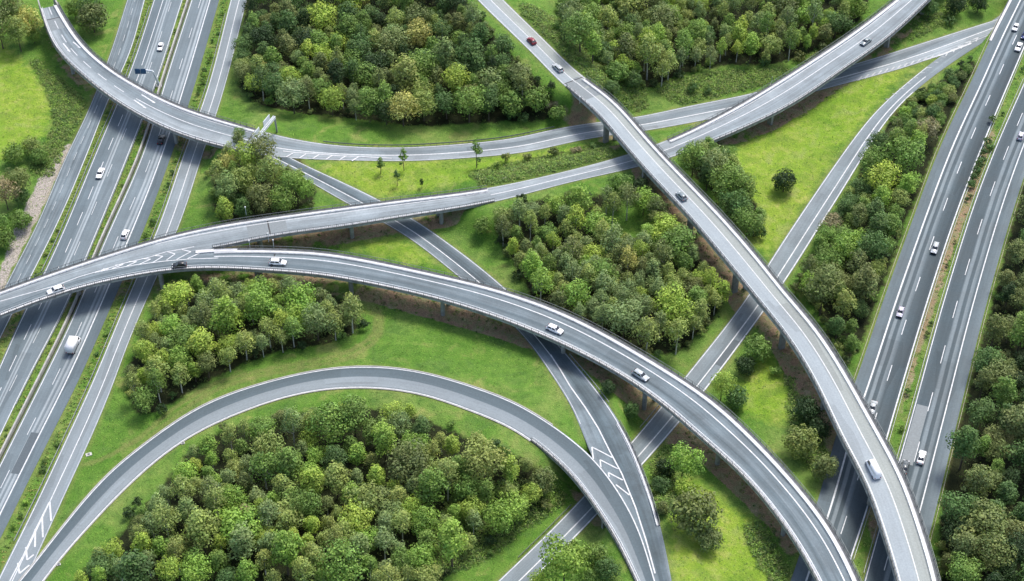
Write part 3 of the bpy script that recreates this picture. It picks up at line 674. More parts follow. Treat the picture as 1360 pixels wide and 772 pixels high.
TB2 = bridge('flyover_bridge', 'pale two lane flyover crossing the north ramp near the wooded hill', [(B, b2[0], b2[1], full, full, 1.5, .6)], pier='square', step=24)
abutment(TB2, B, b2[0], -1); decals(TB2, B, [('l', .48, .26, b2[0], b2[1]), ('l', .2, .2, b2[0], b2[1])])
TC = bridge('flyover_bridge', 'long curved two lane flyover with dark railings crossing the whole junction', [(C, 0, C.len, (noseC, 9999), full, 1.6, .9)], pier='round', step=27)
decals(TC, C, [('l', .36, .32, noseC, C.len), ('l', .885, .2, 0, C.len), ('l', .36, .01, 0, 1)])
joint(TC, C, C.spx(359, 347))
nb = MB(); pn = C.at(noseC, 0)[0]; tt = C.t[np.argmin(abs(C.s - noseC))]
v, f = beam(C, noseC - 5, noseC + 6, .0, 1.2, 0, .28); nb.add(v, f); nb.build('gore_island', M['kerb'], TC)
se = BR['E']
TE = bridge('viaduct', 'highest straight pale viaduct with white walkway crossing above all other roads', [(E, se[0], se[1], full, full, .5, 1.5)], pier='square', step=25, under_=1.5, fascia=1.0)
abutment(TE, E, se[0], -1); decals(TE, E, [('l', .52, .24, se[0], se[1]), ('l', .1, .16, se[0], se[1])])
s = E.spx(762, 108); patch(E, s, s + 11, .1, .5, M['patch_mid'], .007, 'asphalt_patch', TE); patch(E, s - 1, s + 5, .56, .8, M['patch_mid'], .007, 'asphalt_patch', TE)
s = E.spx(772, 122); patch(E, s, s + 5, .55, .8, M['patch_mid'], .007, 'asphalt_patch', TE); joint(TE, E, E.spx(756, 108))
sf, sdd = BR['F'], BR['D']
TD = bridge('merge_bridge', 'wide grey bridge where the loop joins the slip road above the cross road',
            [(F, sf[0], sf[1], None, full, .5, .75), (D, sdd[0], sdd[1], None, full, .5, .8)], pier='square', step=60)
abutment(TD, D, sdd[0], -1); abutment(TD, F, sf[1], 1); abutment(TD, D, sdd[1], 1)
decals(TD, F, [('l', .9, .2, sf[0], sf[1])]); decals(TD, D, [('l', .035, .28, sdd[0], sdd[1]), ('l', .88, .2, sdd[0], sdd[1])])
pg = Paint(); pg.px(F, [(731,471),(744,491),(757,513),(777,541),(794,568),(810,600),(825.6,629),(844,674),(858,718),(870,762)], .34)
for q in ([(788,610),(786,594),(813,608)], [(798,621),(797,611),(820.5,623)], [(809,634),(808,628),(827,638)], [(818,644),(836,658)]): pg.px(F, q, .34)
pg.build('chevron_marking', M['paint'], TD)

# ---------------------------------------------------------------- guardrails, barriers, edge walls on the ground
def guard(r, m, s0, s1, label, mat='steel', name='guardrail', group=None, h=.75):
    mb = MB(); v, f = beam(r, s0, s1, m, m + (.09 if m >= 0 or True else 0), h - .3, h, 2.0); mb.add(v, f)
    rail = mb; po = MB()
    for x in np.arange(s0 + 1, s1 - 1, 2.0):
        p = Vector(r.atm(x, m)[0]); po.bar(p + Vector((0, 0, -.4)), p + Vector((0, 0, h)), .1, .1)
    T = thing(name, label, 'guardrail', (0, 0, 0), 0, group)
    rail.build('rail', M[mat], T); tag(po.build('posts', M[mat], T), kind='stuff')
    return T
def out(r, d, side):                    # offset just outside an edge, in metres from L edge
    return -d if side == 'L' else d
class Off:                              # widened copy of a road for things standing beside it
    def __new__(cls, r, gap):
        import copy
        o = copy.copy(r); o.w = r.w + 2 * gap; return o
def clear(r, s0, s1): return s0, s1
gr = lambda r, gap, side, a, b, label, **k: guard(Off(r, gap), .01 if side == 'L' else -.1, *sr(r, a, b), label, **k)
gr(R1, .6, 'L', (1330,20), (1112,573), 'weathered pale guardrail beside the shrubs along the eastern motorway', mat='rail_wood')
gr(R1, .5, 'R', (1360,66), (1132,745), 'grey guardrail beside the down carriageway in the eastern median')
gr(R2, .5, 'L', (1360,108), (1150,765), 'grey guardrail beside the up carriageway in the eastern median')
gr(R2, .6, 'R', (1360,235), (1225,745), 'weathered pale guardrail below the dark eastern wood', mat='rail_wood')
gr(L2, .5, 'R', (225,60), (20,540), 'steel guardrail on the western edge of the planted motorway median')
gr(L4, .5, 'L', (300,20), (20,720), 'steel guardrail between the hedge strip and the pale collector road')
gr(L2, .5, 'L', (200,10), (60,360), 'steel guardrail between the ribbed collector road and motorway')
gr(F, .4, 'R', (757,470), (805,535), 'guardrail at the shaded outer edge of the slip road')
gr(A, .5, 'R', (430,192), (740,172), 'low dark guardrail along the grass bank north of the ramp', mat='steel_dark')
gr(Gd, .6, 'L', (905,505), (850,572), 'short guardrail on the cross road bank beside the curved flyover', mat='steel')
gr(Gd, .6, 'L', (760,675), (690,745), 'guardrail on the cross road bank beside the loop wood', mat='steel_dark')
# concrete barrier with a drainage slot in the western median
T = thing('concrete_barrier', 'long pale concrete barrier dividing the western motorway', 'barrier')
mb = MB(); q_ = Off(L3, 1.15); v, f = beam(q_, *sr(L3, (262,0), (0,625)), .0, .45, -.2, .85); mb.add(v, f); mb.build('barrier_wall', M['kerb_grey'], T)
mb = MB(); q_ = Off(L3, .55); v, f = beam(q_, *sr(L3, (262,0), (0,625)), .0, .3, -.2, .05); mb.add(v, f); mb.build('drain_channel', M['joint'], T)
T = thing('bridge_parapet', 'white concrete parapet where the eastern motorway crosses the ramp', 'parapet')
mb = MB(); q_ = Off(R1, .35); v, f = beam(q_, *sr(R1, (1345,0), (1316,53)), .0, .9, -5.5, .15); mb.add(v, f); mb.build('parapet_wall', M['kerb'], T)
railing(q_, *sr(R1, (1345,0), (1316,53)), .1, .15, 1.0).build('railing', M['steel_dark'], T)
#KERBS
for r_, a_, b_, nm in ((D, 0, BR['D'][0], 'loop_kerb'),):
    for m in (-.28, 0):
        v, f = beam(Off(r_, .28), a_, b_, 0 if m == 0 else -1e-6, .28 if m == 0 else -.28, -.15, .1); k_ = MB(); k_.add(v, f); structure(k_.build(nm, M['kerb_grey']))


# ---------------------------------------------------------------- trees: crowns of many small leaf faces gathered in puffs
def leaf_quads(c, nrm, size, rnd):
    n = len(c); a = rnd.normal(size=(n, 3)); a -= (a * nrm).sum(1)[:, None] * nrm; a /= np.linalg.norm(a, axis=1)[:, None] + 1e-9
    b = np.cross(nrm, a); h = size[:, None] * .5
    asp = rnd.uniform(.55, .95, (n, 1)); bend = nrm * h * rnd.uniform(-.25, .1, (n, 1))
    v = np.stack([c - a * h + bend, c - b * h * asp, c + a * h + bend, c + b * h * asp], 1).reshape(-1, 3)
    return v, np.arange(4 * n).reshape(n, 4)
def crown(seed, Rr, z0, z1, lobes, per, leaf, shape='round', droop=0, spread=.75):
    rnd = np.random.RandomState(seed); cs = []; cz = (z0 + z1) / 2; hz = (z1 - z0) / 2
    lean = rnd.normal(size=2) * Rr * .12
    sec = [(rnd.uniform(0, 2 * math.pi), rnd.uniform(-.6, 2.4) if droop or lobes > 55 else rnd.uniform(.7, 1.25)) for _ in range(4)]       # uneven outline
    tries = 0
    while len(cs) < lobes and tries < 4000:
        tries += 1
        d = rnd.normal(size=3); d /= np.linalg.norm(d)
        if d[2] < -.45 and rnd.rand() < .7: continue
        k = rnd.uniform(.55, 1) if rnd.rand() < .85 else rnd.uniform(0, .5)
        ang = math.atan2(d[1], d[0]); un = 1 + sum(.13 * (q_[1] - 1) * math.cos((i + 1) * (ang - q_[0])) for i, q_ in enumerate(sec))
        x, y, z = d * k
        taper = 1 if shape == 'round' else (1.05 - .55 * (z * .5 + .5)) if shape == 'tall' else (1.0 - .78 * max(0, z * .5 + .5) + .1)
        p = np.array([x * Rr * spread * un * taper + lean[0] * z, y * Rr * spread * un * taper + lean[1] * z, cz + z * hz * .8])
        r_ = Rr * rnd.uniform(.2, .36) * (taper ** .4)
        if all(np.linalg.norm((p - q_[0])) > .52 * (r_ + q_[1]) for q_ in cs): cs.append((p, r_))
    V, T, n0 = [], [], 0
    C_, N_, S_, K_ = [], [], [], []
    for p, r_ in cs:
        n = int(per * (r_ / (Rr * .33)) ** 2 * rnd.uniform(.75, 1.15)); d = rnd.normal(size=(n, 3)); d /= np.linalg.norm(d, axis=1)[:, None]
        d[:, 2] = np.where((d[:, 2] < -.3) & (rnd.rand(n) < .6), -d[:, 2], d[:, 2])
        k = rnd.uniform(.72, 1.1, (n, 1)); pos = p + d * r_ * k * np.array([1, 1, .85])
        if droop: pos[:, 2] -= droop * rnd.rand(n) * np.linalg.norm(pos[:, :2], axis=1) / Rr
        o = p - np.array([0, 0, cz]); o /= np.linalg.norm(o) + 1e-6
        nr = d * 1.0 + o * .3 + np.array([0, 0, .1]) + rnd.normal(size=(n, 3)) * .38; nr /= np.linalg.norm(nr, axis=1)[:, None]
        C_.append(pos); N_.append(nr); S_.append(leaf * rnd.uniform(.65, 1.35, n))
        lt = rnd.uniform(.74, 1.32); hue = rnd.normal() * .04
        t_ = lt * rnd.uniform(.78, 1.25, n); K_.append(np.stack([t_ * (1 + hue), t_, t_ * (1 - hue)], 1))
    c = np.vstack(C_); v, f = leaf_quads(c, np.vstack(N_), np.concatenate(S_), rnd)
    k = np.repeat(np.vstack(K_), 4, 0); tone = np.hstack([k, np.ones((len(k), 1))])
    return v, f, tone, cs
def mesh_only(o): me = o.data; bpy.data.objects.remove(o); return me
PROTO = {}
def proto(kind, seed, Rr, H, base, lobes, per, leaf, shape, droop=0, bark='bark', tr=.16, limbs=5, spread=.75):
    v, f, tone, cs = crown(seed, Rr, H * base, H, lobes, per, leaf, shape, droop, spread)
    cm = mesh_only(obj('crown', v, f, M['leaf'], tone=tone)); rnd = random.Random(seed)
    mb = MB(); top = H * (.78 if shape != 'round' else .6); lx, ly = rnd.uniform(-.4, .4), rnd.uniform(-.4, .4)
    axis_ = [(lx * t * t, ly * t * t, -.5 + (top + .5) * t) for t in (0, .08, .3, .6, 1)]
    mb.tube(axis_, [tr * 1.6, tr * 1.15, tr, tr * .7, tr * .25], 7)
    for i in range(limbs):
        p, r_ = cs[(i * 5) % len(cs)]; t = rnd.uniform(.4, .8); a = (lx * t * t, ly * t * t, -.5 + (top + .5) * t)
        m = [(a[j] * .5 + p[j] * .5) + (0 if j < 2 else -.3) for j in range(3)]
        mb.tube([a, m, tuple(p)], [tr * .42, tr * .28, tr * .1], 5)
    tm = mesh_only(mb.build('trunk', M[bark]))
    PROTO.setdefault(kind, []).append((cm, tm, H, Rr, base))
for i in range(6): proto('broad', 10 + i, 3.9 + .3 * (i % 3), 10.5 + 1.0 * (i % 4), .2, 62, 66, .4, 'round')
for i in range(3): proto('broad', 40 + i, 3.4, 12.0 + i, .18, 58, 66, .38, 'tall', tr=.15)
for i in range(6): proto('birch', 20 + i, 2.95 + .25 * (i % 3), 11.5 + 1.1 * (i % 4), .28, 44, 60, .34, 'tall', droop=.9, bark='birch_bark', tr=.12, limbs=6)
for i in range(3): proto('young', 30 + i, 1.45, 4.4 + i * .8, .02, 20, 46, .28, 'cone', tr=.07, limbs=3)
for i in range(4): proto('shrub', 50 + i, 1.7, 2.5 + .3 * i, .02, 15, 60, .3, 'round', tr=.06, limbs=4)
for i in range(3): proto('bigbush', 60 + i, 3.4, 6.2 + .5 * i, .02, 50, 78, .38, 'round', tr=.14, limbs=5)
COLS = {'dark green': (.034, .068, .022), 'mid green': (.15, .25, .055), 'fresh green': (.22, .36, .065), 'yellow-green': (.29, .4, .07),
        'olive': (.235, .3, .085), 'grey-green': (.19, .265, .1), 'golden green': (.37, .37, .11), 'rusty brown': (.26, .235, .13), 'deep green': (.09, .165, .05), 'dark olive': (.15, .19, .065)}
OLD = {'dark green': (.024, .052, .017), 'mid green': (.048, .098, .02), 'fresh green': (.085, .165, .022), 'yellow-green': (.165, .215, .026),
        'olive': (.1, .112, .036), 'grey-green': (.085, .105, .05), 'golden green': (.2, .18, .04), 'rusty brown': (.15, .085, .04), 'deep green': (.034, .075, .024), 'dark olive': (.048, .058, .022)}
rnd = random.Random(11)
TREES = []                              # dicts gathered first, so that labels can count rows
NAMES = {'slim': ('slender_tree', 'slender tree'), 'broad': ('broadleaf_tree', 'tree'), 'birch': ('birch_tree', 'birch'), 'young': ('young_tree', 'young tree'), 'shrub': ('shrub', 'shrub'), 'bigbush': ('thicket_bush', 'bush')}
def plan(kind, x, y, sc, colr, wood=None, label=None, pi=None, fat=1.0):
    i = rnd.randrange(len(PROTO[kind])) if pi is None else pi
    if kind == 'broad' and pi is None: i = rnd.randrange(6, 9) if rnd.random() < .47 and wood else rnd.randrange(6)
    TREES.append(dict(kind=kind, x=x, y=y, z=ground(x, y), s=sc, col=colr, wood=wood, label=label, pi=i, rz=rnd.uniform(0, 6.28), fat=fat))
def crownpos(px, py, h):                # ground point under a crown centre seen at px, py, h metres above ground
    return onground(px, py, h)
# -- trees that stand out one by one (crown centre in the photo, radius in photo pixels)
SOLO = [
 (1042,241,17,'bigbush','dark green','round dark evergreen standing alone on the bright meadow'),
 (922,203,17,'broad','mid green','green tree beside the viaduct, northernmost of the meadow group'),
 (948,212,19,'broad','grey-green','grey-green tree with bare dark trunk on the meadow edge'),
 (962,238,20,'broad','mid green','tall green tree with leaning trunk at the meadow edge by the viaduct'),
 (940,232,12,'broad','deep green','dark slim tree behind the leaning tree at the meadow edge'),
 (978,268,19,'broad','deep green','dark tree between the meadow edge and pale viaduct'),
 (994,292,18,'broad','mid green','southernmost green tree of the group between meadow and viaduct'),
 (505,219,7,'young','mid green','thin young tree on the grass triangle, westernmost one'),
 (536,213,8,'young','mid green','taller forked young tree on the grass triangle'),
 (527,237,6,'young','deep green','short dark young tree on the grass triangle'),
 (560,243,4,'young','dark green','smallest dark sapling on the grass triangle'),
 (633,206,10,'young','mid green','slender young tree beside the north ramp near the scrub'),
 (318,176,8,'broad','mid green','green tree at the foot of the sign gantry'),
 (348,198,17,'broad','dark olive','dark olive tree in front of the sign gantry'),
 (303,212,12,'broad','golden green','small golden tree beside the ramp bridge end'),
 (328,207,15,'broad','yellow-green','yellow-green tree among the group south of the ramp bridge'),
 (322,235,17,'broad','olive','olive tree in the middle of the group by the ramp bridge'),
 (358,225,17,'broad','olive','olive tree beside the gore of slip road and north ramp'),
 (387,238,16,'broad','mid green','green tree close to the slip road fence'),
 (405,250,12,'broad','fresh green','fresh green small tree at the slip road edge'),
 (345,258,17,'broad','dark olive','dark olive tree above the long flyover railing'),
 (302,252,16,'broad','grey-green','grey-green tree at the grass bank west of the group'),
 (375,264,15,'broad','mid green','green tree just behind the long flyover railing'),
 (318,268,13,'bigbush','deep green','low dark bush behind the long flyover railing'),
 (285,232,9,'shrub','rusty brown','small rusty shrub on the bank beside the pale collector road'),
 (14,14,18,'broad','dark olive','dark olive tree in the corner wood beside the curved ramp'),
 (36,22,17,'broad','golden green','golden tree next to the curved ramp in the corner wood'),
 (22,42,14,'broad','olive','olive tree at the field edge of the corner wood'),
 (-4,30,18,'broad','dark olive','dark olive tree at the field corner'),
 (44,48,11,'bigbush','mid green','green bush below the golden tree of the corner wood'),
 (98,12,14,'bigbush','mid green','green bush inside the bend of the curved ramp'),
 (122,24,22,'bigbush','dark olive','large dark olive bush inside the bend of the curved ramp'),
 (115,5,15,'broad','deep green','dark tree inside the ramp bend beside the collector road'),
 (18,205,16,'bigbush','mid green','round green bush at the lower edge of the bright field'),
 (42,196,15,'bigbush','olive','olive bush on the bank between bright field and gravel strip'),
 (52,208,13,'bigbush','mid green','green bush beside the top of the gravel strip'),
 (22,236,16,'broad','dark olive','dark olive tree next to the gravel strip'),
 (4,252,15,'broad','rusty brown','brownish bare looking tree beside the gravel strip'),
 (28,262,13,'bigbush','deep green','dark green bush next to the gravel strip below the olive tree'),
 (26,292,16,'bigbush','mid green','green bush beside the gravel strip halfway down'),
 (38,292,8,'shrub','fresh green','bright small shrub touching the gravel strip'),
 (4,318,17,'bigbush','mid green','green bush beside the lower end of the gravel strip'),
 (-8,296,16,'broad','mid green','green tree at the picture edge above the lower gravel strip'),
 (750,740,31,'broad','fresh green','large bright green tree beside the cross road south of the merge bridge'),
 (716,768,14,'broad','yellow-green','small yellow-green tree below the large bright tree'),
 (790,742,20,'bigbush','mid green','green bush under the loop side of the merge bridge'),
 (806,758,18,'bigbush','deep green','dark green bush beside the merge bridge railing'),
 (785,768,16,'bigbush','mid green','lowest green bush beside the merge bridge'),
 (908,606,21,'broad','fresh green','light green tree beside the cross road between both flyovers'),
 (884,622,15,'bigbush','dark green','dark bush next to the light green tree by the cross road'),
 (907,648,13,'bigbush','yellow-green','small yellow-green bush above the big dark olive thicket'),
 (878,645,15,'bigbush','deep green','deep green bush beside the merge bridge wall'),
 (922,680,34,'bigbush','dark olive','big rounded dark olive thicket on the bright grass'),
 (942,715,20,'bigbush','dark olive','smaller dark olive bush at the foot of the big thicket'),
 (880,675,10,'bigbush','dark olive','narrow dark bush between bridge wall and big thicket'),
 (1006,463,21,'bigbush','mid green','green rounded tree beside the cross road near the viaduct'),
 (990,486,15,'bigbush','dark green','dark bush between the rounded tree and the cross road'),
 (960,508,15,'broad','yellow-green','yellow-green small tree at the cross road edge'),
 (978,528,17,'bigbush','deep green','dark bush above the curved flyover railing'),
 (1030,492,11,'shrub','mid green','low green shrub on bright grass near the viaduct'),
 (1064,588,24,'bigbush','olive','olive rounded tree between the viaduct and curved flyover'),
 (1072,545,20,'bigbush','dark green','dark bare scrub bush under the viaduct edge'),
 (1095,622,19,'bigbush','dark olive','dark olive bush beside the eastern motorway guardrail'),
 (1088,570,16,'bigbush','dark green','dark scrub bush close below the viaduct'),
 (822,243,16,'broad','mid green','green tree beside the embanked slip road near the viaduct'),
 (850,250,13,'bigbush','dark green','dark bush in the viaduct shadow north of the central wood'),
 (820,265,9,'young','grey-green','slim grey-green tree on the small clearing'),
 (1006,68,8,'shrub','dark green','dark round shrub on the bank north of the cross road'),
 (1030,62,5,'shrub','deep green','small shrub by the bank north of the cross road'),
 (920,118,9,'shrub','deep green','dark green shrub on the slope below the wooded hill'),
 (940,122,7,'shrub','deep green','smaller shrub on the slope below the wooded hill'),
 (1262,28,10,'shrub','deep green','shrub on the bank beyond the north ramp'),
 (1270,8,14,'bigbush','dark green','dark bush beside the top of the eastern motorway parapet'),
 (1300,5,13,'bigbush','dark green','dark bush touching the eastern motorway parapet'),
 (1235,12,12,'bigbush','deep green','deep green bush beyond the upper flyover'),
 (808,515,11,'bigbush','dark green','dark bush behind the slip road under the curved flyover'),
 (838,546,12,'bigbush','deep green','bush between the slip road wall and the cross road'),
 (672,210,9,'shrub','olive','pale olive shrub in the scrub beside the slip road'),
 (660,222,8,'shrub','mid green','green shrub in the scrub next to the young tree'),
 (735,203,9,'shrub','dark olive','dark shrub in the scrub strip near the viaduct'),
 (765,200,10,'shrub','rusty brown','brownish shrub in the scrub strip near the viaduct'),
 (790,195,9,'shrub','deep green','dark green shrub at the viaduct end of the scrub strip'),
 (700,208,8,'shrub','dark olive','olive shrub in the middle of the scrub strip'),
 (650,735,7,'shrub','mid green','small green shrub at the wood edge beside the cross road'),
 (640,300,13,'bigbush','mid green','green bush beside the end of the long flyover'),
 (215,545,10,'shrub','dark green','low dark shrub at the tip of the western triangular wood'),
]
SOLOP = []
def kkey(t): return 'slim' if t['kind'] == 'broad' and t['pi'] > 5 else t['kind']
for px, py, rp, kind, colr, lab in SOLO:
    k = {'broad': 4.1, 'birch': 3.1, 'young': 1.3, 'shrub': 1.8, 'bigbush': 3.5}[kind]
    hh = {'broad': 7.5, 'birch': 7.5, 'young': 2.4, 'shrub': 1.3, 'bigbush': 3.2}[kind]
    s_ = 1.0; rp *= 1.22 if kind == 'broad' else 1.1 if kind == 'bigbush' else 1.15 if kind == 'young' else 1
    for _ in range(3):
        p = crownpos(px, py, hh * s_); scale_px = .741 / 312 * (py + 1636); s_ = rp / scale_px / k
        if kind == 'broad': s_ = min(max(s_, .55), 1.7)
    plan(kind, p[0], p[1], s_, colr, label=lab); SOLOP.append((p[0], p[1], k * s_))
# -- the woods
CLEARING = [(798,296),(800,280),(835,268),(866,262),(874,282),(866,304),(845,318),(815,316)]
PAL = {'top': [('deep green', 30, .9), ('mid green', 26, .8), ('olive', 8, .6), ('dark olive', 18, .8), ('yellow-green', 4, .9), ('golden green', 2, .7), ('grey-green', 8, .8), ('dark green', 10, .9)],
       'hill': [('olive', 20, .35), ('mid green', 26, .7), ('fresh green', 12, .8), ('yellow-green', 11, .8), ('grey-green', 14, .3), ('dark olive', 12, .5), ('deep green', 6, .9)],
       'loop': [('olive', 26, .3), ('grey-green', 16, .2), ('fresh green', 21, .85), ('yellow-green', 13, .9), ('mid green', 15, .8), ('dark olive', 7, .6), ('deep green', 5, .9), ('rusty brown', 1, .5)],
       'centre': [('olive', 32, .2), ('grey-green', 24, .15), ('yellow-green', 10, .7), ('fresh green', 10, .8), ('dark olive', 10, .4), ('mid green', 9, .7)],
       'triangle': [('olive', 34, .3), ('grey-green', 18, .3), ('yellow-green', 13, .8), ('fresh green', 14, .9), ('mid green', 10, .8), ('dark olive', 8, .6)],
       'strip': [('mid green', 34, .9), ('deep green', 26, .9), ('dark olive', 16, .8), ('olive', 9, .7), ('fresh green', 9, .9), ('rusty brown', 3, .6), ('yellow-green', 3, .8)],
       'east': [('deep green', 30, 1), ('mid green', 16, 1), ('dark olive', 34, 1), ('dark green', 20, 1)],
       'brim': [('mid green', 40, 1), ('deep green', 30, 1), ('grey-green', 20, 1), ('olive', 10, 1)],
       'nook': [('mid green', 30, .9), ('olive', 24, .8), ('dark olive', 14, .8), ('yellow-green', 12, 1), ('deep green', 16, 1)]}
WN = {'top': 'wood north of the ramp', 'hill': 'wooded hill', 'loop': 'wood inside the loop', 'centre': 'central wood',
      'triangle': 'western triangular wood', 'strip': 'long eastern copse', 'east': 'dark eastern wood', 'nook': 'group below the sign gantry', 'brim': 'meadow edge by the viaduct'}
BRIGHTS = [(705,350,22,'broad','fresh green','centre'),(765,286,15,'birch','yellow-green','centre'),(835,345,14,'birch','golden green','centre'),(895,405,25,'broad','yellow-green','centre'),
 (735,318,11,'birch','yellow-green','centre'),(850,330,13,'birch','yellow-green','centre'),
 (192,470,17,'broad','yellow-green','triangle'),(215,475,17,'broad','yellow-green','triangle'),(240,478,17,'broad','fresh green','triangle'),(190,500,14,'broad','yellow-green','triangle'),(262,380,14,'broad','fresh green','triangle'),
 (398,392,24,'broad','fresh green','triangle'),(420,425,20,'broad','grey-green','triangle'),(455,420,17,'bigbush','dark olive','triangle'),(205,440,12,'broad','yellow-green','triangle'),
 (605,108,19,'broad','yellow-green','top'),(555,45,18,'broad','golden green','top'),(562,135,17,'broad','olive','top'),(440,130,16,'broad','yellow-green','top'),(385,100,14,'broad','yellow-green','top'),(350,92,10,'broad','golden green','top'),
 (650,110,22,'bigbush','grey-green','top'),(690,98,18,'bigbush','dark olive','top'),(712,132,18,'bigbush','mid green','top'),(680,140,19,'bigbush','mid green','top'),(668,62,15,'bigbush','deep green','top'),(740,150,12,'bigbush','mid green','top'),(672,100,15,'bigbush','mid green','top'),
 (862,60,20,'birch','olive','hill'),(860,50,14,'birch','yellow-green','hill'),(1080,44,11,'broad','yellow-green','hill'),(1057,52,11,'broad','yellow-green','hill'),(980,60,10,'birch','yellow-green','hill'),(958,62,9,'birch','fresh green','hill'),
 (780,40,17,'bigbush','mid green','hill'),(800,70,17,'bigbush','deep green','hill'),(765,25,14,'bigbush','deep green','hill'),(820,95,17,'bigbush','mid green','hill'),(790,55,17,'bigbush','grey-green','hill'),(840,105,14,'bigbush','deep green','hill'),(750,8,13,'bigbush','mid green','hill'),(812,118,12,'bigbush','deep green','hill'),
 (420,602,14,'broad','fresh green','loop'),(435,600,9,'broad','yellow-green','loop'),(475,600,19,'broad','fresh green','loop'),(500,632,19,'broad','yellow-green','loop'),(620,645,20,'broad','mid green','loop'),(565,690,21,'broad','fresh green','loop'),
 (455,745,30,'broad','mid green','loop'),(390,715,14,'broad','yellow-green','loop'),(660,680,22,'broad','fresh green','loop'),(678,625,20,'broad','yellow-green','loop'),(600,590,17,'broad','yellow-green','loop'),(720,640,19,'bigbush','dark olive','loop'),
 (190,725,19,'broad','yellow-green','loop'),(150,728,16,'broad','yellow-green','loop'),(225,760,19,'broad','yellow-green','loop'),(310,660,18,'broad','fresh green','loop'),(545,545,12,'broad','yellow-green','loop'),(520,680,16,'broad','grey-green','loop'),(560,740,22,'broad','fresh green','loop'),
 (1282,755,24,'broad','mid green','east'),(1285,585,30,'broad','deep green','east'),(1335,520,24,'broad','mid green','east'),(1322,440,22,'broad','dark olive','east'),(1320,730,26,'broad','dark olive','east'),
 (1125,325,20,'broad','fresh green','strip'),(1107,345,17,'broad','mid green','strip'),(1078,372,17,'broad','fresh green','strip'),(1122,405,20,'broad','olive','strip'),(1190,190,18,'broad','mid green','strip'),(1160,215,19,'broad','mid green','strip'),(1172,260,18,'broad','fresh green','strip'),(1100,310,16,'broad','mid green','strip')]
def crown_h(kind, s_): return {'broad': 7.5, 'birch': 8.2, 'bigbush': 3.2}[kind] * s_
taken = {k: list(SOLOP) for k in WOODS}
for px, py, rp, kind, colr, wd in BRIGHTS:
    k = {'broad': 4.1, 'birch': 3.1, 'bigbush': 3.5}[kind]; s_ = 1
    for _ in range(3): p = crownpos(px, py, crown_h(kind, s_)); s_ = min(1.7, rp / (.741 / 312 * (py + 1636)) / k)
    plan(kind, p[0], p[1], s_, colr, wood=wd, fat=1.12); taken[wd].append((p[0], p[1], k * s_))
# keep crowns off the roads
RC = [(r.c[(r.s >= a) & (r.s <= b)], r.w[(r.s >= a) & (r.s <= b)]) for r, a, b in GRADE] + \
     [(r.c[(r.s >= BR[k][0]) & (r.s <= BR[k][1])], r.w[(r.s >= BR[k][0]) & (r.s <= BR[k][1])]) for r, k in ((A,'A'),(B,'B1'),(B,'B2'),(C,'C'),(E,'E'),(F,'F'),(D,'D'))]
def road_gap(x, y):
    return min(float((np.hypot(c[:, 0] - x, c[:, 1] - y) - w_ / 2).min()) for c, w_ in RC)
for wd, poly in WOODS.items():
    xs, ys = [p[0] for p in poly], [p[1] for p in poly]; fails = 0
    tot = sum(a[1] for a in PAL[wd])
    while fails < 500:
        px, py = rnd.uniform(min(xs), max(xs)), rnd.uniform(max(min(ys), -30), min(max(ys), 800))
        if not (-25 < px < 1385): fails += 1; continue
        r_ = rnd.random() * tot; pick = None
        for a in PAL[wd]:
            r_ -= a[1]
            if r_ <= 0: pick = a; break
        pick = pick or PAL[wd][0]
        kind = 'broad' if rnd.random() < pick[2] else 'birch'
        s_ = rnd.choice([rnd.uniform(.55, .8), rnd.uniform(.75, 1.0), rnd.uniform(.95, 1.35)]) if kind == 'broad' else rnd.uniform(.65, 1.2)
        if wd in ('east', 'top') and kind == 'broad': s_ *= 1.1
        if wd == 'strip' and py < 165: kind, s_ = 'bigbush', rnd.uniform(.45, .7)
        rad = {'broad': 4.1, 'birch': 3.1, 'bigbush': 3.5}[kind] * s_
        if not inpoly(np.array([px]), np.array([py]), poly)[0] or (wd == 'centre' and inpoly(np.array([px]), np.array([py]), CLEARING)[0]): fails += 1; continue
        p = crownpos(px, py, crown_h(kind, s_)); b_ = P((p[0], p[1], p[2]))
        if not inpoly(np.array([b_[0]]), np.array([b_[1] - 3]), poly)[0]: fails += 1; continue
        if any((p[0] - a) ** 2 + (p[1] - b) ** 2 < (.635 * (rad + c)) ** 2 for a, b, c in taken[wd]): fails += 1; continue
        if road_gap(p[0], p[1]) < rad * .95 + .6: fails += 1; continue
        taken[wd].append((p[0], p[1], rad)); fails = 0
        plan(kind, p[0], p[1], s_, pick[0], wood=wd, fat=rnd.uniform(1.1, 1.38) if kind != 'bigbush' else 1.15)
# understorey shrubs along the edges of the woods
for wd, poly in WOODS.items():
    n_ = {'top': 16, 'hill': 20, 'loop': 12, 'centre': 16, 'triangle': 8, 'strip': 30, 'east': 12, 'nook': 4, 'brim': 3}[wd]; k = 0; tries = 0
    while k < n_ and tries < 900:
        tries += 1; i = rnd.randrange(len(poly)); (x0, y0), (x1, y1) = poly[i], poly[(i + 1) % len(poly)]; t = rnd.random()
        px, py = x0 + (x1 - x0) * t + rnd.uniform(-9, 9), y0 + (y1 - y0) * t + rnd.uniform(-9, 3)
        if not (5 < px < 1355 and 5 < py < 768): continue
        p = onground(px, py, 1.0)
        if road_gap(p[0], p[1]) < 2.9: continue
        if any((p[0] - q_['x']) ** 2 + (p[1] - q_['y']) ** 2 < 5 for q_ in TREES if q_['kind'] == 'shrub'): continue
        plan('shrub', p[0], p[1], rnd.uniform(.7, 1.35), rnd.choice(['deep green', 'mid green', 'dark olive', 'olive', 'dark green']), wood=wd); k += 1
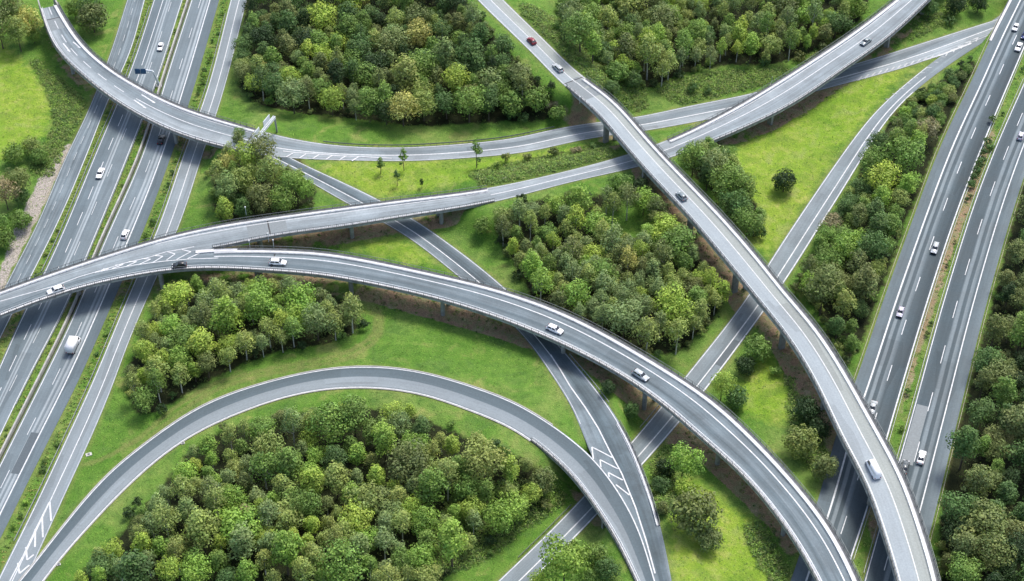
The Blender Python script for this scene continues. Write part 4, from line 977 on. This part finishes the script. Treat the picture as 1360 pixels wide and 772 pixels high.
# hedge strip shrubs between the carriageways
def between(r1, r2, n_, lo, hi, cols, wname, szs=(.4, .75)):
    for k in range(n_):
        s_ = rnd.uniform(0, r1.len); a = r1.atm(s_, -1e-6, 0)[0]; i = np.argmin(np.hypot(r2.c[:, 0] - a[0], r2.c[:, 1] - a[1])); b = r2.at(r2.s[i], 0)[0]
        q_ = a + (b - a) * rnd.uniform(lo, hi); px, py = P(q_)
        if not (0 < px < 1360 and 0 < py < 772): continue
        if any((q_[0] - t_['x']) ** 2 + (q_[1] - t_['y']) ** 2 < 3 for t_ in TREES if t_['kind'] == 'shrub'): continue
        if any(np.hypot(c[:, 0] - q_[0], c[:, 1] - q_[1]).min() < 6 for c, w_ in RC[-7:]): continue
        plan('shrub', q_[0], q_[1], rnd.uniform(*szs), rnd.choice(cols), wood=wname)
WN.update(m12='strip by the ribbed collector road', m23='western motorway median', m34='hedge strip by the pale collector road', mR='eastern motorway median')
between(L1, L2, 34, .35, .7, ['mid green', 'olive', 'fresh green'], 'm12', (.35, .62)); between(L2, L3, 30, .25, .5, ['mid green', 'olive', 'deep green'], 'm23', (.25, .45))
between(L3, L4, 46, .35, .75, ['mid green', 'deep green', 'fresh green'], 'm34', (.45, .8)); between(R1, R2, 34, .35, .65, ['mid green', 'deep green', 'dark olive'], 'mR', (.4, .7))
for q_ in ((1306,203),(1300,220),(1293,237),(1311,190),(1304,213),(1297,229),(1315,196),(1318,160),(1290,246)):
    p = onground(*q_, 1); plan('shrub', p[0], p[1], .95, 'deep green', wood='mR')
# labels: every plant of a wood by its look, row and place in the row
ONES = ['', 'first', 'second', 'third', 'fourth', 'fifth', 'sixth', 'seventh', 'eighth', 'ninth', 'tenth', 'eleventh', 'twelfth', 'thirteenth', 'fourteenth', 'fifteenth', 'sixteenth', 'seventeenth', 'eighteenth', 'nineteenth']
TENS = ['', '', 'twentieth', 'thirtieth', 'fortieth', 'fiftieth', 'sixtieth']; TW = ['', '', 'twenty', 'thirty', 'forty', 'fifty', 'sixty']
def ordw(n): return ONES[n] if n < 20 else TENS[n // 10] if n % 10 == 0 else TW[n // 10] + '-' + ONES[n % 10]
for wd in WN:
    for kinds, noun in ((('broad', 'bigbush'), 'leafy tree'), (('birch',), 'birch'), (('shrub',), 'shrub')):
        g = sorted([t for t in TREES if t['wood'] == wd and t['kind'] in kinds], key=lambda t: t['y'])
        if not g: continue
        rows = max(1, round(math.sqrt(len(g) / 1.7))) if not wd.startswith('m') else 1; per_ = math.ceil(len(g) / rows)
        for k in range(rows):
            row = sorted(g[k * per_:(k + 1) * per_], key=lambda t: t['x'] if not wd.startswith('m') else t['y'])
            for j, t in enumerate(row):
                nn = 'bush' if t['kind'] == 'bigbush' else 'slender tree' if kkey(t) == 'slim' else noun
                if wd.startswith('m'): t['label'] = f"low {t['col']} {nn}, {ordw(j + 1)} from the bottom, {WN[wd]}"
                else: t['label'] = f"{t['col']} {nn}, {ordw(j + 1)} from left in {ordw(k + 1)} row, {WN[wd]}"
def place(t):
    cm, tm, H, Rr, base = PROTO[t['kind']][t['pi']]; nm, cat = NAMES[kkey(t)]
    e = bpy.data.objects.new(nm, None); COL.objects.link(e); e.location = (t['x'], t['y'], t['z']); e.rotation_euler = (0, 0, t['rz']); e.scale = (t['s'] * t['fat'], t['s'] * t['fat'], t['s'])
    tag(e, t['label'], cat, ('plants of ' + WN[t['wood']]) if t['wood'] else None)
    j0 = 1 + (hash((round(t['x'] * 7), 9)) % 100 / 100 - .5) * .3; jr = [j0 * (1 + (hash((round(t['x'] * 7), k)) % 100 / 100 - .5) * .08) for k in range(3)]
    c = bpy.data.objects.new('foliage' if t['kind'] in ('shrub', 'bigbush') else 'crown', cm); COL.objects.link(c); c.parent = e
    c.color = tuple(a * b for a, b in zip(COLS[t['col']], jr)) + (1,)
    k = bpy.data.objects.new('stem' if t['kind'] in ('shrub', 'bigbush') else 'trunk', tm); COL.objects.link(k); k.parent = e
from collections import Counter
cnt = Counter(); rest = []
for t in sorted(TREES, key=lambda t: (t['wood'] is not None, -60 < P((t['x'], t['y'], 0))[0] < 1420 and 0 or 1, t['y'])):
    cnt[kkey(t)] += 1
    if cnt[kkey(t)] > 300: rest.append(t)
    else: place(t)
def merged(ts, name, label):
    V, F_, T_ = [], [], []; n0 = 0
    for t in ts:
        cm = PROTO[t['kind']][t['pi']][0]; n = len(cm.vertices); v = np.empty(n * 3, np.float32); cm.vertices.foreach_get('co', v); v = v.reshape(-1, 3)
        a = np.empty(n * 4, np.float32); cm.color_attributes['tone'].data.foreach_get('color', a); a = a.reshape(-1, 4).copy(); a[:, :3] *= COLS[t['col']]
        c_, s_ = math.cos(t['rz']), math.sin(t['rz']); v = v @ np.array([[c_, s_, 0], [-s_, c_, 0], [0, 0, 1]]) * t['s'] + (t['x'], t['y'], t['z'])
        V.append(v); T_.append(a); F_.append(np.arange(n).reshape(-1, 4) + n0); n0 += n
    o = obj(name, np.vstack(V), np.vstack(F_), M['leaf'], tone=np.vstack(T_)); o.color = (1, 1, 1, 1)
    return tag(o, label, 'woodland', kind='stuff')
if rest: merged(rest, 'woodland', 'farthest tree crowns of the woods along the upper edge')

# ---------------------------------------------------------------- undergrowth: scrub and weeds nobody could count
def clumps(P0, rad, hgt, cols, per, leaf, seed):
    rn = np.random.RandomState(seed); n = len(P0); ctr = np.repeat(P0, per, 0); r_ = np.repeat(rad, per)
    d = rn.normal(size=(n * per, 3)); d /= np.linalg.norm(d, axis=1)[:, None]; d[:, 2] = abs(d[:, 2])
    pos = ctr + d * r_[:, None] * rn.uniform(.5, 1, (n * per, 1)) * np.array([1, 1, hgt]); nr = d + np.array([0, 0, .6]) + rn.normal(size=d.shape) * .45; nr /= np.linalg.norm(nr, axis=1)[:, None]
    v, f = leaf_quads(pos, nr, leaf * rn.uniform(.6, 1.4, n * per), rn)
    ct = np.repeat(cols, per, 0) * rn.uniform(.7, 1.3, (n * per, 1)); ct = np.repeat(ct, 4, 0); return v, f, np.hstack([ct, np.ones((len(ct), 1))])
def scatter(mask, n, seed):
    rn = np.random.RandomState(seed); idx = np.where(mask)[0]; k = rn.choice(idx, n); xy = pts[k] + rn.uniform(-.6, .6, (n, 2))
    return np.array([(x, y, ground(x, y)) for x, y in xy])
off_road = (edge > 1.4) & (PXG[0] > -20) & (PXG[0] < 1380) & (PXG[1] > -15) & (PXG[1] < 790) & inside
def palette(names, n, seed, k=1.0):
    rn = np.random.RandomState(seed); c = np.array([COLS[a] for a in names]); return c[rn.randint(0, len(c), n)] * rn.uniform(.8, 1.25, (n, 1)) * k
p0 = scatter(off_road & (zr > .45) & (under < .2), 12000, 3); n = len(p0)
v, f, tn = clumps(p0, np.random.RandomState(4).uniform(.35, 1.5, n), .85, palette(['mid green', 'deep green', 'mid green', 'dark olive', 'fresh green', 'olive'], n, 5), 17, .33, 6)
o = obj('undergrowth', v, f, M['leaf'], tone=tn); o.color = (1, 1, 1, 1); tag(o, 'rough green scrub and weeds covering the slopes between roads', 'undergrowth', kind='stuff')
p0 = scatter(off_road & (zw > .4) & (edge > 2.5), 6500, 13); n = len(p0)
v, f, tn = clumps(p0, np.random.RandomState(14).uniform(.3, .9, n), .9, palette(['deep green', 'dark green', 'dark olive', 'mid green'], n, 15, .8), 12, .3, 16)
o = obj('forest_floor_plants', v, f, M['leaf'], tone=tn); o.color = (1, 1, 1, 1); tag(o, 'dark low plants covering the floor of the woods', 'undergrowth', kind='stuff')
p0 = scatter(off_road & (under > .3), 1700, 43)
def free(p):
    for r_, k in ((A,'A'),(B,'B1'),(B,'B2'),(C,'C'),(E,'E'),(F,'F'),(D,'D')):
        m = (r_.s >= BR[k][0] - 8) & (r_.s <= BR[k][1] + 8); c = r_.c[m]; d = np.hypot(c[:, 0] - p[0], c[:, 1] - p[1]); j = d.argmin()
        if d[j] < r_.w[m][j] / 2 + 1.2 and c[j, 2] - 2.4 < p[2]: return False
    return True
p0 = np.array([p for p in p0 if free(p)]); n = len(p0)
v, f, tn = clumps(p0, np.random.RandomState(44).uniform(.25, .9, n), .7, palette(['deep green', 'olive', 'dark olive', 'rusty brown', 'mid green'], n, 45, .9), 14, .28, 46)
o = obj('weeds', v, f, M['leaf'], tone=tn); o.color = (1, 1, 1, 1); tag(o, 'patchy weeds on the bare soil below the flyovers', 'undergrowth', kind='stuff')
med = []
rn = np.random.RandomState(21)
for r1, r2, n_ in ((L1, L2, 1500), (L2, L3, 900), (L3, L4, 2200), (R1, R2, 420)):
    for s_ in rn.uniform(0, r1.len, n_):
        a = r1.atm(s_, -1e-6)[0]; i = np.argmin(np.hypot(r2.c[:, 0] - a[0], r2.c[:, 1] - a[1])); b = r2.at(r2.s[i], 0)[0]
        lo, hi = (.12, .62) if r1 is L2 else (.2, .85)
        q_ = a + (b - a) * rn.uniform(lo, hi); med.append((q_[0], q_[1], ground(q_[0], q_[1])))
p0 = np.array(med); n = len(p0)
v, f, tn = clumps(p0, rn.uniform(.25, .6, n), .8, palette(['mid green', 'olive', 'fresh green', 'mid green', 'golden green', 'deep green'], n, 25, .95), 12, .24, 26)
o = obj('median_vegetation', v, f, M['leaf'], tone=tn); o.color = (1, 1, 1, 1); tag(o, 'weeds and low bushes growing on the motorway medians', 'undergrowth', kind='stuff')
p0 = scatter(off_road & (zr < .5) & (zw < .5) & (under < .1) & (edge < 90), 15000, 33); n = len(p0)
v, f, tn = clumps(p0, rn.uniform(.15, .4, n), .5, palette(['mid green', 'fresh green', 'mid green', 'fresh green'], n, 35, .9), 3, .26, 36)
o = obj('grass_tufts', v, f, M['leaf'], tone=tn); o.color = (1, 1, 1, 1); tag(o, 'taller grass tufts scattered over the green meadows', 'grass', kind='stuff')

# ---------------------------------------------------------------- vehicles
def car_proto(kind):
    """returns (list of (part name, mesh, material key)); x forward, wheels on z=0"""
    if kind == 'hatchback': Ln, Wd, Ht, st_ = 4.1, 1.76, 1.48, [(2.05, .5), (1.95, .66), (1.35, .84), (.85, .95), (-1.5, .98), (-1.98, .9), (-2.05, .6)]; gh = [(.95, .0), (.2, 1), (-1.15, 1), (-1.88, .1)]
    if kind == 'saloon': Ln, Wd, Ht, st_ = 4.7, 1.84, 1.43, [(2.35, .5), (2.25, .66), (1.5, .82), (.9, .92), (-1.4, .96), (-2.25, .92), (-2.35, .62)]; gh = [(1.0, .0), (.25, 1), (-.85, 1), (-1.65, .0)]
    if kind == 'estate': Ln, Wd, Ht, st_ = 4.75, 1.84, 1.5, [(2.38, .5), (2.28, .66), (1.55, .84), (.95, .94), (-1.6, .98), (-2.28, .96), (-2.38, .6)]; gh = [(1.05, .0), (.3, 1), (-1.75, .97), (-2.25, .15)]
    if kind == 'van': Ln, Wd, Ht, st_ = 5.9, 2.0, 2.45, [(2.95, .55), (2.85, .85), (2.45, 1.15), (2.2, 1.25), (-2.6, 1.25), (-2.9, 1.25), (-2.95, .6)]; gh = [(2.35, .0), (1.6, 1), (-2.7, 1), (-2.93, .05)]
    if kind == 'cab': Ln, Wd, Ht, st_ = 2.2, 2.0, 2.2, [(3.1, .5), (3.0, .8), (2.75, 1.1), (2.5, 1.2), (1.3, 1.2), (1.2, 1.2), (1.1, .6)]; gh = [(2.65, .0), (2.05, 1), (1.35, 1), (1.12, .05)]
    hw = Wd / 2; belt = st_[3][1]; parts = []
    mb = MB(); rings = []
    for i, (x, zt) in enumerate(st_):
        k = .84 if i in (0, len(st_) - 1) else .95 if i in (1, len(st_) - 2) else 1; zb = .34 if i in (0, len(st_) - 1) else .24; h_ = hw * k
        rings.append([(x, -h_ * .93, zb), (x, -h_, zb + .14), (x, -h_, zt * .75), (x, -h_ * .9, zt), (x, 0, zt + .035), (x, h_ * .9, zt), (x, h_, zt * .75), (x, h_, zb + .14), (x, h_ * .93, zb)])
    mb.loft(rings)
    g = [(x, belt - .04 + (Ht - belt + .04) * q_) for x, q_ in gh]; hb = hw * .9; ht = hw * .72
    wd = lambda q_: hb + (ht - hb) * q_
    gr_ = [[(x, -hb, belt - .05), (x, -wd(gh[i][1]), z), (x, 0, z + .03 * gh[i][1]), (x, wd(gh[i][1]), z), (x, hb, belt - .05)] for i, (x, z) in enumerate(g)]
    mb.loft(gr_)
    parts.append(('body', mb, 'car_paint'))
    def pane(name, quad, t=.012):
        a = [Vector(p) for p in quad]; n_ = (a[1] - a[0]).cross(a[3] - a[0]).normalized(); c = sum(a, Vector()) / 4
        b = [c + (p - c) * .9 + n_ * t for p in a]; m_ = MB(); m_.add([*b, *[p - n_ * t * 2 for p in b]], [(0, 1, 2, 3), (7, 6, 5, 4), (0, 4, 5, 1), (1, 5, 6, 2), (2, 6, 7, 3), (3, 7, 4, 0)]); parts.append((name, m_, 'glass'))
    (x0, z0), (x1, z1), (x2, z2), (x3, z3) = g; q0, q1, q2, q3 = [h[1] for h in gh]
    pane('windscreen', [(x0, -wd(q0), z0 + .03), (x0, wd(q0), z0 + .03), (x1, wd(q1), z1), (x1, -wd(q1), z1)])
    if kind not in ('van', 'cab'): pane('rear_window', [(x3, wd(q3), z3 + .02), (x3, -wd(q3), z3 + .02), (x2, -wd(q2), z2), (x2, wd(q2), z2)])
    zb_ = belt + .03; xe = (x2 - .0) if kind not in ('van',) else x1 - 1.1
    for sgn in (1, -1):
        xa = x0 - .25; w1 = wd(.06)
        q_ = [(xa, sgn * hb, zb_), (xe - .25 if kind != 'van' else xe, sgn * hb, zb_), (xe if kind != 'van' else xe, sgn * wd(.9), z2 - .1), (x1 + .02, sgn * wd(.9), z1 - .1)]
        if sgn > 0: q_ = q_[::-1]
        if kind in ('van',): pane('side_window', [q_[i] for i in range(4)], .03)
        else:
            xm = (x1 + x2) / 2 + .1
            A_ = [(xa, hb, zb_), (xm + .05, hb, zb_), (xm + .05, wd(.9), z1 - .09), (x1, wd(.9), z1 - .09)]; B_ = [(xm - .05, hb, zb_), (xe - .3, hb, zb_), (xe + .02, wd(.9), z2 - .09), (xm - .05, wd(.9), z2 - .09)]
            for q2_ in ((A_, B_) if kind != 'cab' else ([(xa, hb, zb_), (x2, hb, zb_), (x2, wd(.9), z1 - .09), (x1, wd(.9), z1 - .09)],)):
                q3_ = [(a, sgn * b, c) for a, b, c in q2_]; pane('side_window', q3_[::-1] if sgn < 0 else q3_, -.03 if False else .03)
    xf, xr = st_[0][0], st_[-1][0]; ax = (xf - .75, xr + .8) if kind != 'cab' else (2.35, -2.1)
    for x in ax:
        for sgn in (1, -1):
            m_ = MB(); y0 = sgn * (hw - .2); y1 = sgn * (hw + .015); k = 14; R_ = .33 if kind not in ('van', 'cab') else .37
            for rr, ya, yb, nm, mt in ((R_, y0, y1, 'wheel', 'tyre'), (R_ * .6, y1 - sgn * .02, y1 + sgn * .012, 'rim', 'rim')):
                m_ = MB(); m_.loft([[(x + rr * math.cos(2 * math.pi * j / k), y, R_ + rr * math.sin(2 * math.pi * j / k)) for j in range(k)] for y in (ya, yb)]); parts.append((nm, m_, mt))
    for sgn in (1, -1):
        m_ = MB(); m_.loft([[(xf - .02 - .1 * i, sgn * hw * .62 - .2, .56), (xf - .02 - .1 * i, sgn * hw * .62 + .2, .56), (xf - .1 - .2 * i, sgn * hw * .62 + .2, .72), (xf - .1 - .2 * i, sgn * hw * .62 - .2, .72)] for i in (0, 1)]); parts.append(('headlight', m_, 'head'))
        if kind != 'cab': m_ = MB(); m_.box(xr - .012, xr + .12, sgn * hw * .7 - .14, sgn * hw * .7 + .14, .62, .86); parts.append(('taillight', m_, 'tail'))
        m_ = MB(); m_.box(x0 - .28, x0 - .12, sgn * (hw + .02) - .09, sgn * (hw + .02) + .09, belt + .02, belt + .15); parts.append(('mirror', m_, 'car_paint'))
    if kind == 'cab':
        m_ = MB(); m_.box(-3.3, 1.05, -1.12, 1.12, .95, 3.25); parts.append(('cargo_box', m_, 'white'))
        m_ = MB(); m_.box(-3.2, 1.2, -.5, .5, .5, .93); parts.append(('chassis', m_, 'tyre'))
        for sgn in (1, -1): m_ = MB(); m_.box(-3.34, -3.3, sgn * .9 - .12, sgn * .9 + .12, 1.0, 1.25); parts.append(('taillight', m_, 'tail'))
    out_ = []
    for nm, m_, mt in parts:
        o = m_.build(nm, M[mt])
        if nm in ('body', 'cargo_box', 'mirror'):
            bm = bmesh.new(); bm.from_mesh(o.data); bmesh.ops.recalc_face_normals(bm, faces=bm.faces)
            bmesh.ops.bevel(bm, geom=[e for e in bm.edges if e.calc_length() > .1], offset=.03, segments=2, affect='EDGES'); bm.to_mesh(o.data); bm.free()
            o.data.polygons.foreach_set('use_smooth', [True] * len(o.data.polygons))
        out_.append((nm, mesh_only(o)))
    return out_
CARP = {k: car_proto(k) for k in ('hatchback', 'saloon', 'estate', 'van', 'cab')}
PAINT = {'white': (.86, .87, .87), 'silver': (.42, .45, .46), 'black': (.012, .013, .015), 'dark_red': (.22, .015, .03), 'grey': (.1, .115, .12), 'blue': (.015, .03, .14), 'lilac': (.55, .53, .62), 'steelgrey': (.2, .24, .25)}
def vehicle(r, px, py, kind, colr, heading, label, name='parked_car'):
    s_ = r.spx(px, py); q_ = r.wpx(px, py, .0); q_ = W(px, py, q_[2] + .7)
    c = r.at(s_, .5)[0]; i = np.argmin(abs(r.s - s_)); t_ = r.t[i]; ang = math.atan2(t_[1], t_[0])
    up_ = t_[1] > 0
    if (heading == 'up') != up_: ang += math.pi
    cat = {'van': 'van', 'cab': 'truck'}.get(kind, 'car'); nm = {'van': 'panel_van', 'cab': 'box_truck'}.get(kind, kind + '_car')
    T = thing(nm, label, cat, (q_[0], q_[1], r.zxy(q_) + .016), ang, 'vehicles on the roads')
    lw = None
    for n_, me in CARP[kind]:
        o = bpy.data.objects.new(n_, me); COL.objects.link(o); o.color = (*PAINT[colr], 1)
        if n_ == 'rim' and lw: o.parent = lw
        else: o.parent = T
        if n_ == 'wheel': lw = o
for a in [(L2,213,62,'hatchback','white','down','white car on the western motorway beyond the ramp bridge'),
          (L2,133,230,'saloon','white','down','white car on the western motorway between the ramp bridge and flyover'),
          (L3,214,185,'saloon','black','up','black car emerging from under the ramp bridge'),
          (L3,166,311,'hatchback','white','up','white car just before the long flyover on the western motorway'),
          (L3,98,459,'cab','white','up','white box truck driving below the flyover on the western motorway'),
          (C,74,385,'estate','white','down','white estate car on the flyover above the western motorway'),
          (C,238,352,'hatchback','black','down','black car beside the painted chevrons on the flyover'),
          (C,369,348,'estate','white','down','white car on the curved flyover near the black joint line'),
          (C,737,437,'estate','white','down','white car on the curved flyover above the slip road'),
          (C,851,498,'estate','silver','down','silver car on the curved flyover above the cross road'),
          (E,706,54,'hatchback','dark_red','up','dark red car on the approach to the high viaduct'),
          (E,741,90,'estate','silver','up','silver estate car entering the high viaduct at the grey patches'),
          (E,905,260,'hatchback','steelgrey','up','grey-green car in the middle of the high viaduct'),
          (B,1150,55,'saloon','steelgrey','down','grey saloon on the flyover by the wooded hill'),
          (R1,1349,36,'hatchback','white','down','white car farthest up the eastern motorway'),
          (R1,1353,62,'saloon','white','down','white saloon behind the blue car on the eastern motorway'),
          (R1,1361,47,'hatchback','blue','down','blue car next to two white cars on the eastern motorway'),
          (R2,1356,180,'hatchback','lilac','up','pale lilac car on the outer eastern carriageway'),
          (R1,1242,329,'estate','silver','down','silver estate car alone on the eastern motorway beside the copse'),
          (R1,1196,414,'hatchback','lilac','down','pale lilac car on the eastern motorway beside the guardrail'),
          (R1,1159,541,'saloon','silver','down','silver car partly hidden by the viaduct on the eastern motorway'),
          (R2,1224,607,'saloon','white','up','white car beside the dark eastern wood'),
          (R2,1202,620,'saloon','grey','up','grey car partly behind the viaduct beside the pale road patch'),
          (E,1160,623,'van','white','up','long white van on the high viaduct')]:
    vehicle(*a)

# ---------------------------------------------------------------- signs and posts
# cantilever sign over the western motorway
b_ = onground(211, 114); T = thing('cantilever_sign', 'cantilever road sign with two blue panels reaching over the western motorway', 'road sign', tuple(b_))
def loc(p): return tuple(np.array(p) - b_)
hp = W(203, 94.5, b_[2] + 6.5); ep = W(180, 92.5, b_[2] + 6.5); mb = MB(); mb.tube([(0, 0, -.3), (0, 0, 1), loc((hp[0], hp[1], b_[2] + 6.3))], [.4, .36, .3], 10); mb.build('post', M['sign_back'], T)
mb = MB(); mb.tube([loc(hp), loc(ep)], .3, 8); mb.build('arm', M['sign_back'], T)
mb = MB(); mb.box(-.9, .9, -.9, .9, -.3, .18); mb.build('foundation', M['kerb'], T)
for k in (0, 1):
    c = loc(W(190.5 - 7.5 * k, 94, b_[2] + 6.4)); mb = MB(); mb.box(c[0] - .85, c[0] + .85, c[1] - .46, c[1] - .34, c[2] - .95, c[2] + .95); o = mb.build('sign_panel', M['sign_blue'], T)
    mb = MB(); mb.box(c[0] - .85, c[0] + .85, c[1] - .34, c[1] - .27, c[2] - .98, c[2] + 1.0); mb.build('sign_back', M['steel_dark'], o)
# lattice gantry over the north ramp, its panels seen edge on
b_ = onground(368, 175); f_ = onground(338, 214); T = thing('sign_gantry', 'pale steel sign gantry with two white backed boards spanning the ramp', 'road sign', tuple(b_))
top = W(364.5, 155.5, b_[2] + 6.6); nd = W(337, 189, b_[2] + 6.6); mb = MB(); mb.bar((0, 0, -.3), loc((top[0], top[1], b_[2] + 6.6)), .45, .45)
mb.build('post', M['steel'], T)
mb = MB(); fz = ground(nd[0], nd[1]); mb.bar(loc((nd[0], nd[1], fz - .3)), loc(nd), .4, .4); mb.build('post', M['steel'], T)
d = (nd - top); Ld = np.linalg.norm(d); d = d / Ld; mb = MB(); nn = Vector((-d[1], d[0], 0)); tp = Vector(loc(top))
for o_ in (-.3, .3):
    for z_ in (-.3, .3): mb.bar(tp + nn * o_ + Vector((0, 0, z_)), tp + Vector(d) * Ld + nn * o_ + Vector((0, 0, z_)), .22, .22)
for k in range(int(Ld / .9)):
    a_ = tp + Vector(d) * k * .9; s_ = (-1) ** k * .3; mb.bar(a_ + nn * .3 + Vector((0, 0, -s_)), a_ + Vector(d) * .9 + nn * .3 + Vector((0, 0, s_)), .12, .12)
    mb.bar(a_ + nn * -.3 + Vector((0, 0, -s_)), a_ + Vector(d) * .9 - nn * .3 + Vector((0, 0, s_)), .12, .12); mb.bar(a_ + nn * -.3 + Vector((0, 0, .3)), a_ + nn * .3 + Vector((0, 0, .3)), .06, .06)
mb.build('truss', M['sign_back'], T)
for k0, k1 in ((.12, .42), (.62, .95)):
    a_ = tp + Vector(d) * Ld * k0; c_ = tp + Vector(d) * Ld * k1; sd_ = nn * (.6 if nn.x < 0 else -.6)
    mb = MB(); mb.add([*(p + sd_ * w_ + Vector((0, 0, z)) for w_ in (1, 1.3) for p, z in ((a_, -1.2), (c_, -1.2), (c_, 1.9), (a_, 1.9)))], [(0, 1, 2, 3), (7, 6, 5, 4), (0, 4, 5, 1), (1, 5, 6, 2), (2, 6, 7, 3), (3, 7, 4, 0)])
    mb.build('sign_board', M['sign_back'], T)
def lamp(px, py, r, h, label, cabinet=False):
    p = r.wpx(px, py) if r else onground(px, py); T = thing('marker_post', label, 'post', tuple(p)); mb = MB(); mb.tube([(0, 0, -.2), (0, 0, h)], [.07, .05], 8); mb.build('pole', M['sign_back'], T)
    mb = MB(); mb.box(-.16, .16, -.12, .12, h - .1, h + .3) if not cabinet else mb.box(-.35, .35, -.25, .25, -.1, 1.1); mb.build('box' if cabinet else 'lamp_head', M['white'], T)
lamp(1024, 116, None, 4.2, 'slim white post with cabinet beside the upper flyover railing', True)
lamp(364, 331, C, 3.2, 'slim pale post on the curved flyover walkway at the joint'); lamp(357, 321, B, 2.8, 'slim pale post on the long flyover edge at the joint')
lamp(327, 285, B, 2.6, 'thin pale post behind the long flyover railing'); lamp(332, 329, C, 2.4, 'short pale post between both flyovers')
lamp(770, 137, E, 2.2, 'short post on the viaduct walkway near the grey patches')
def slab(px, py, label, sz=(1.5, 1.0)):
    p = onground(px, py); T = thing('manhole_slab', label, 'concrete slab', tuple(p), .4); mb = MB(); mb.box(-sz[0] / 2, sz[0] / 2, -sz[1] / 2, sz[1] / 2, -.2, .18); mb.build('slab', M['stone'], T); mb = MB(); mb.tube([(0, 0, .17), (0, 0, .22)], .32, 14); mb.build('lid', M['steel_dark'], T)
slab(118, 604, 'small pale concrete slab in the grass beside the collector road'); slab(670, 237, 'small white slab in the scrub beside the slip road', (1.2, .5))
slab(243, 589, 'dark drain slab at the inner edge of the loop road', (.9, .7)); slab(78, 750, 'drain slab beside the lower end of the loop road', (.9, .7))
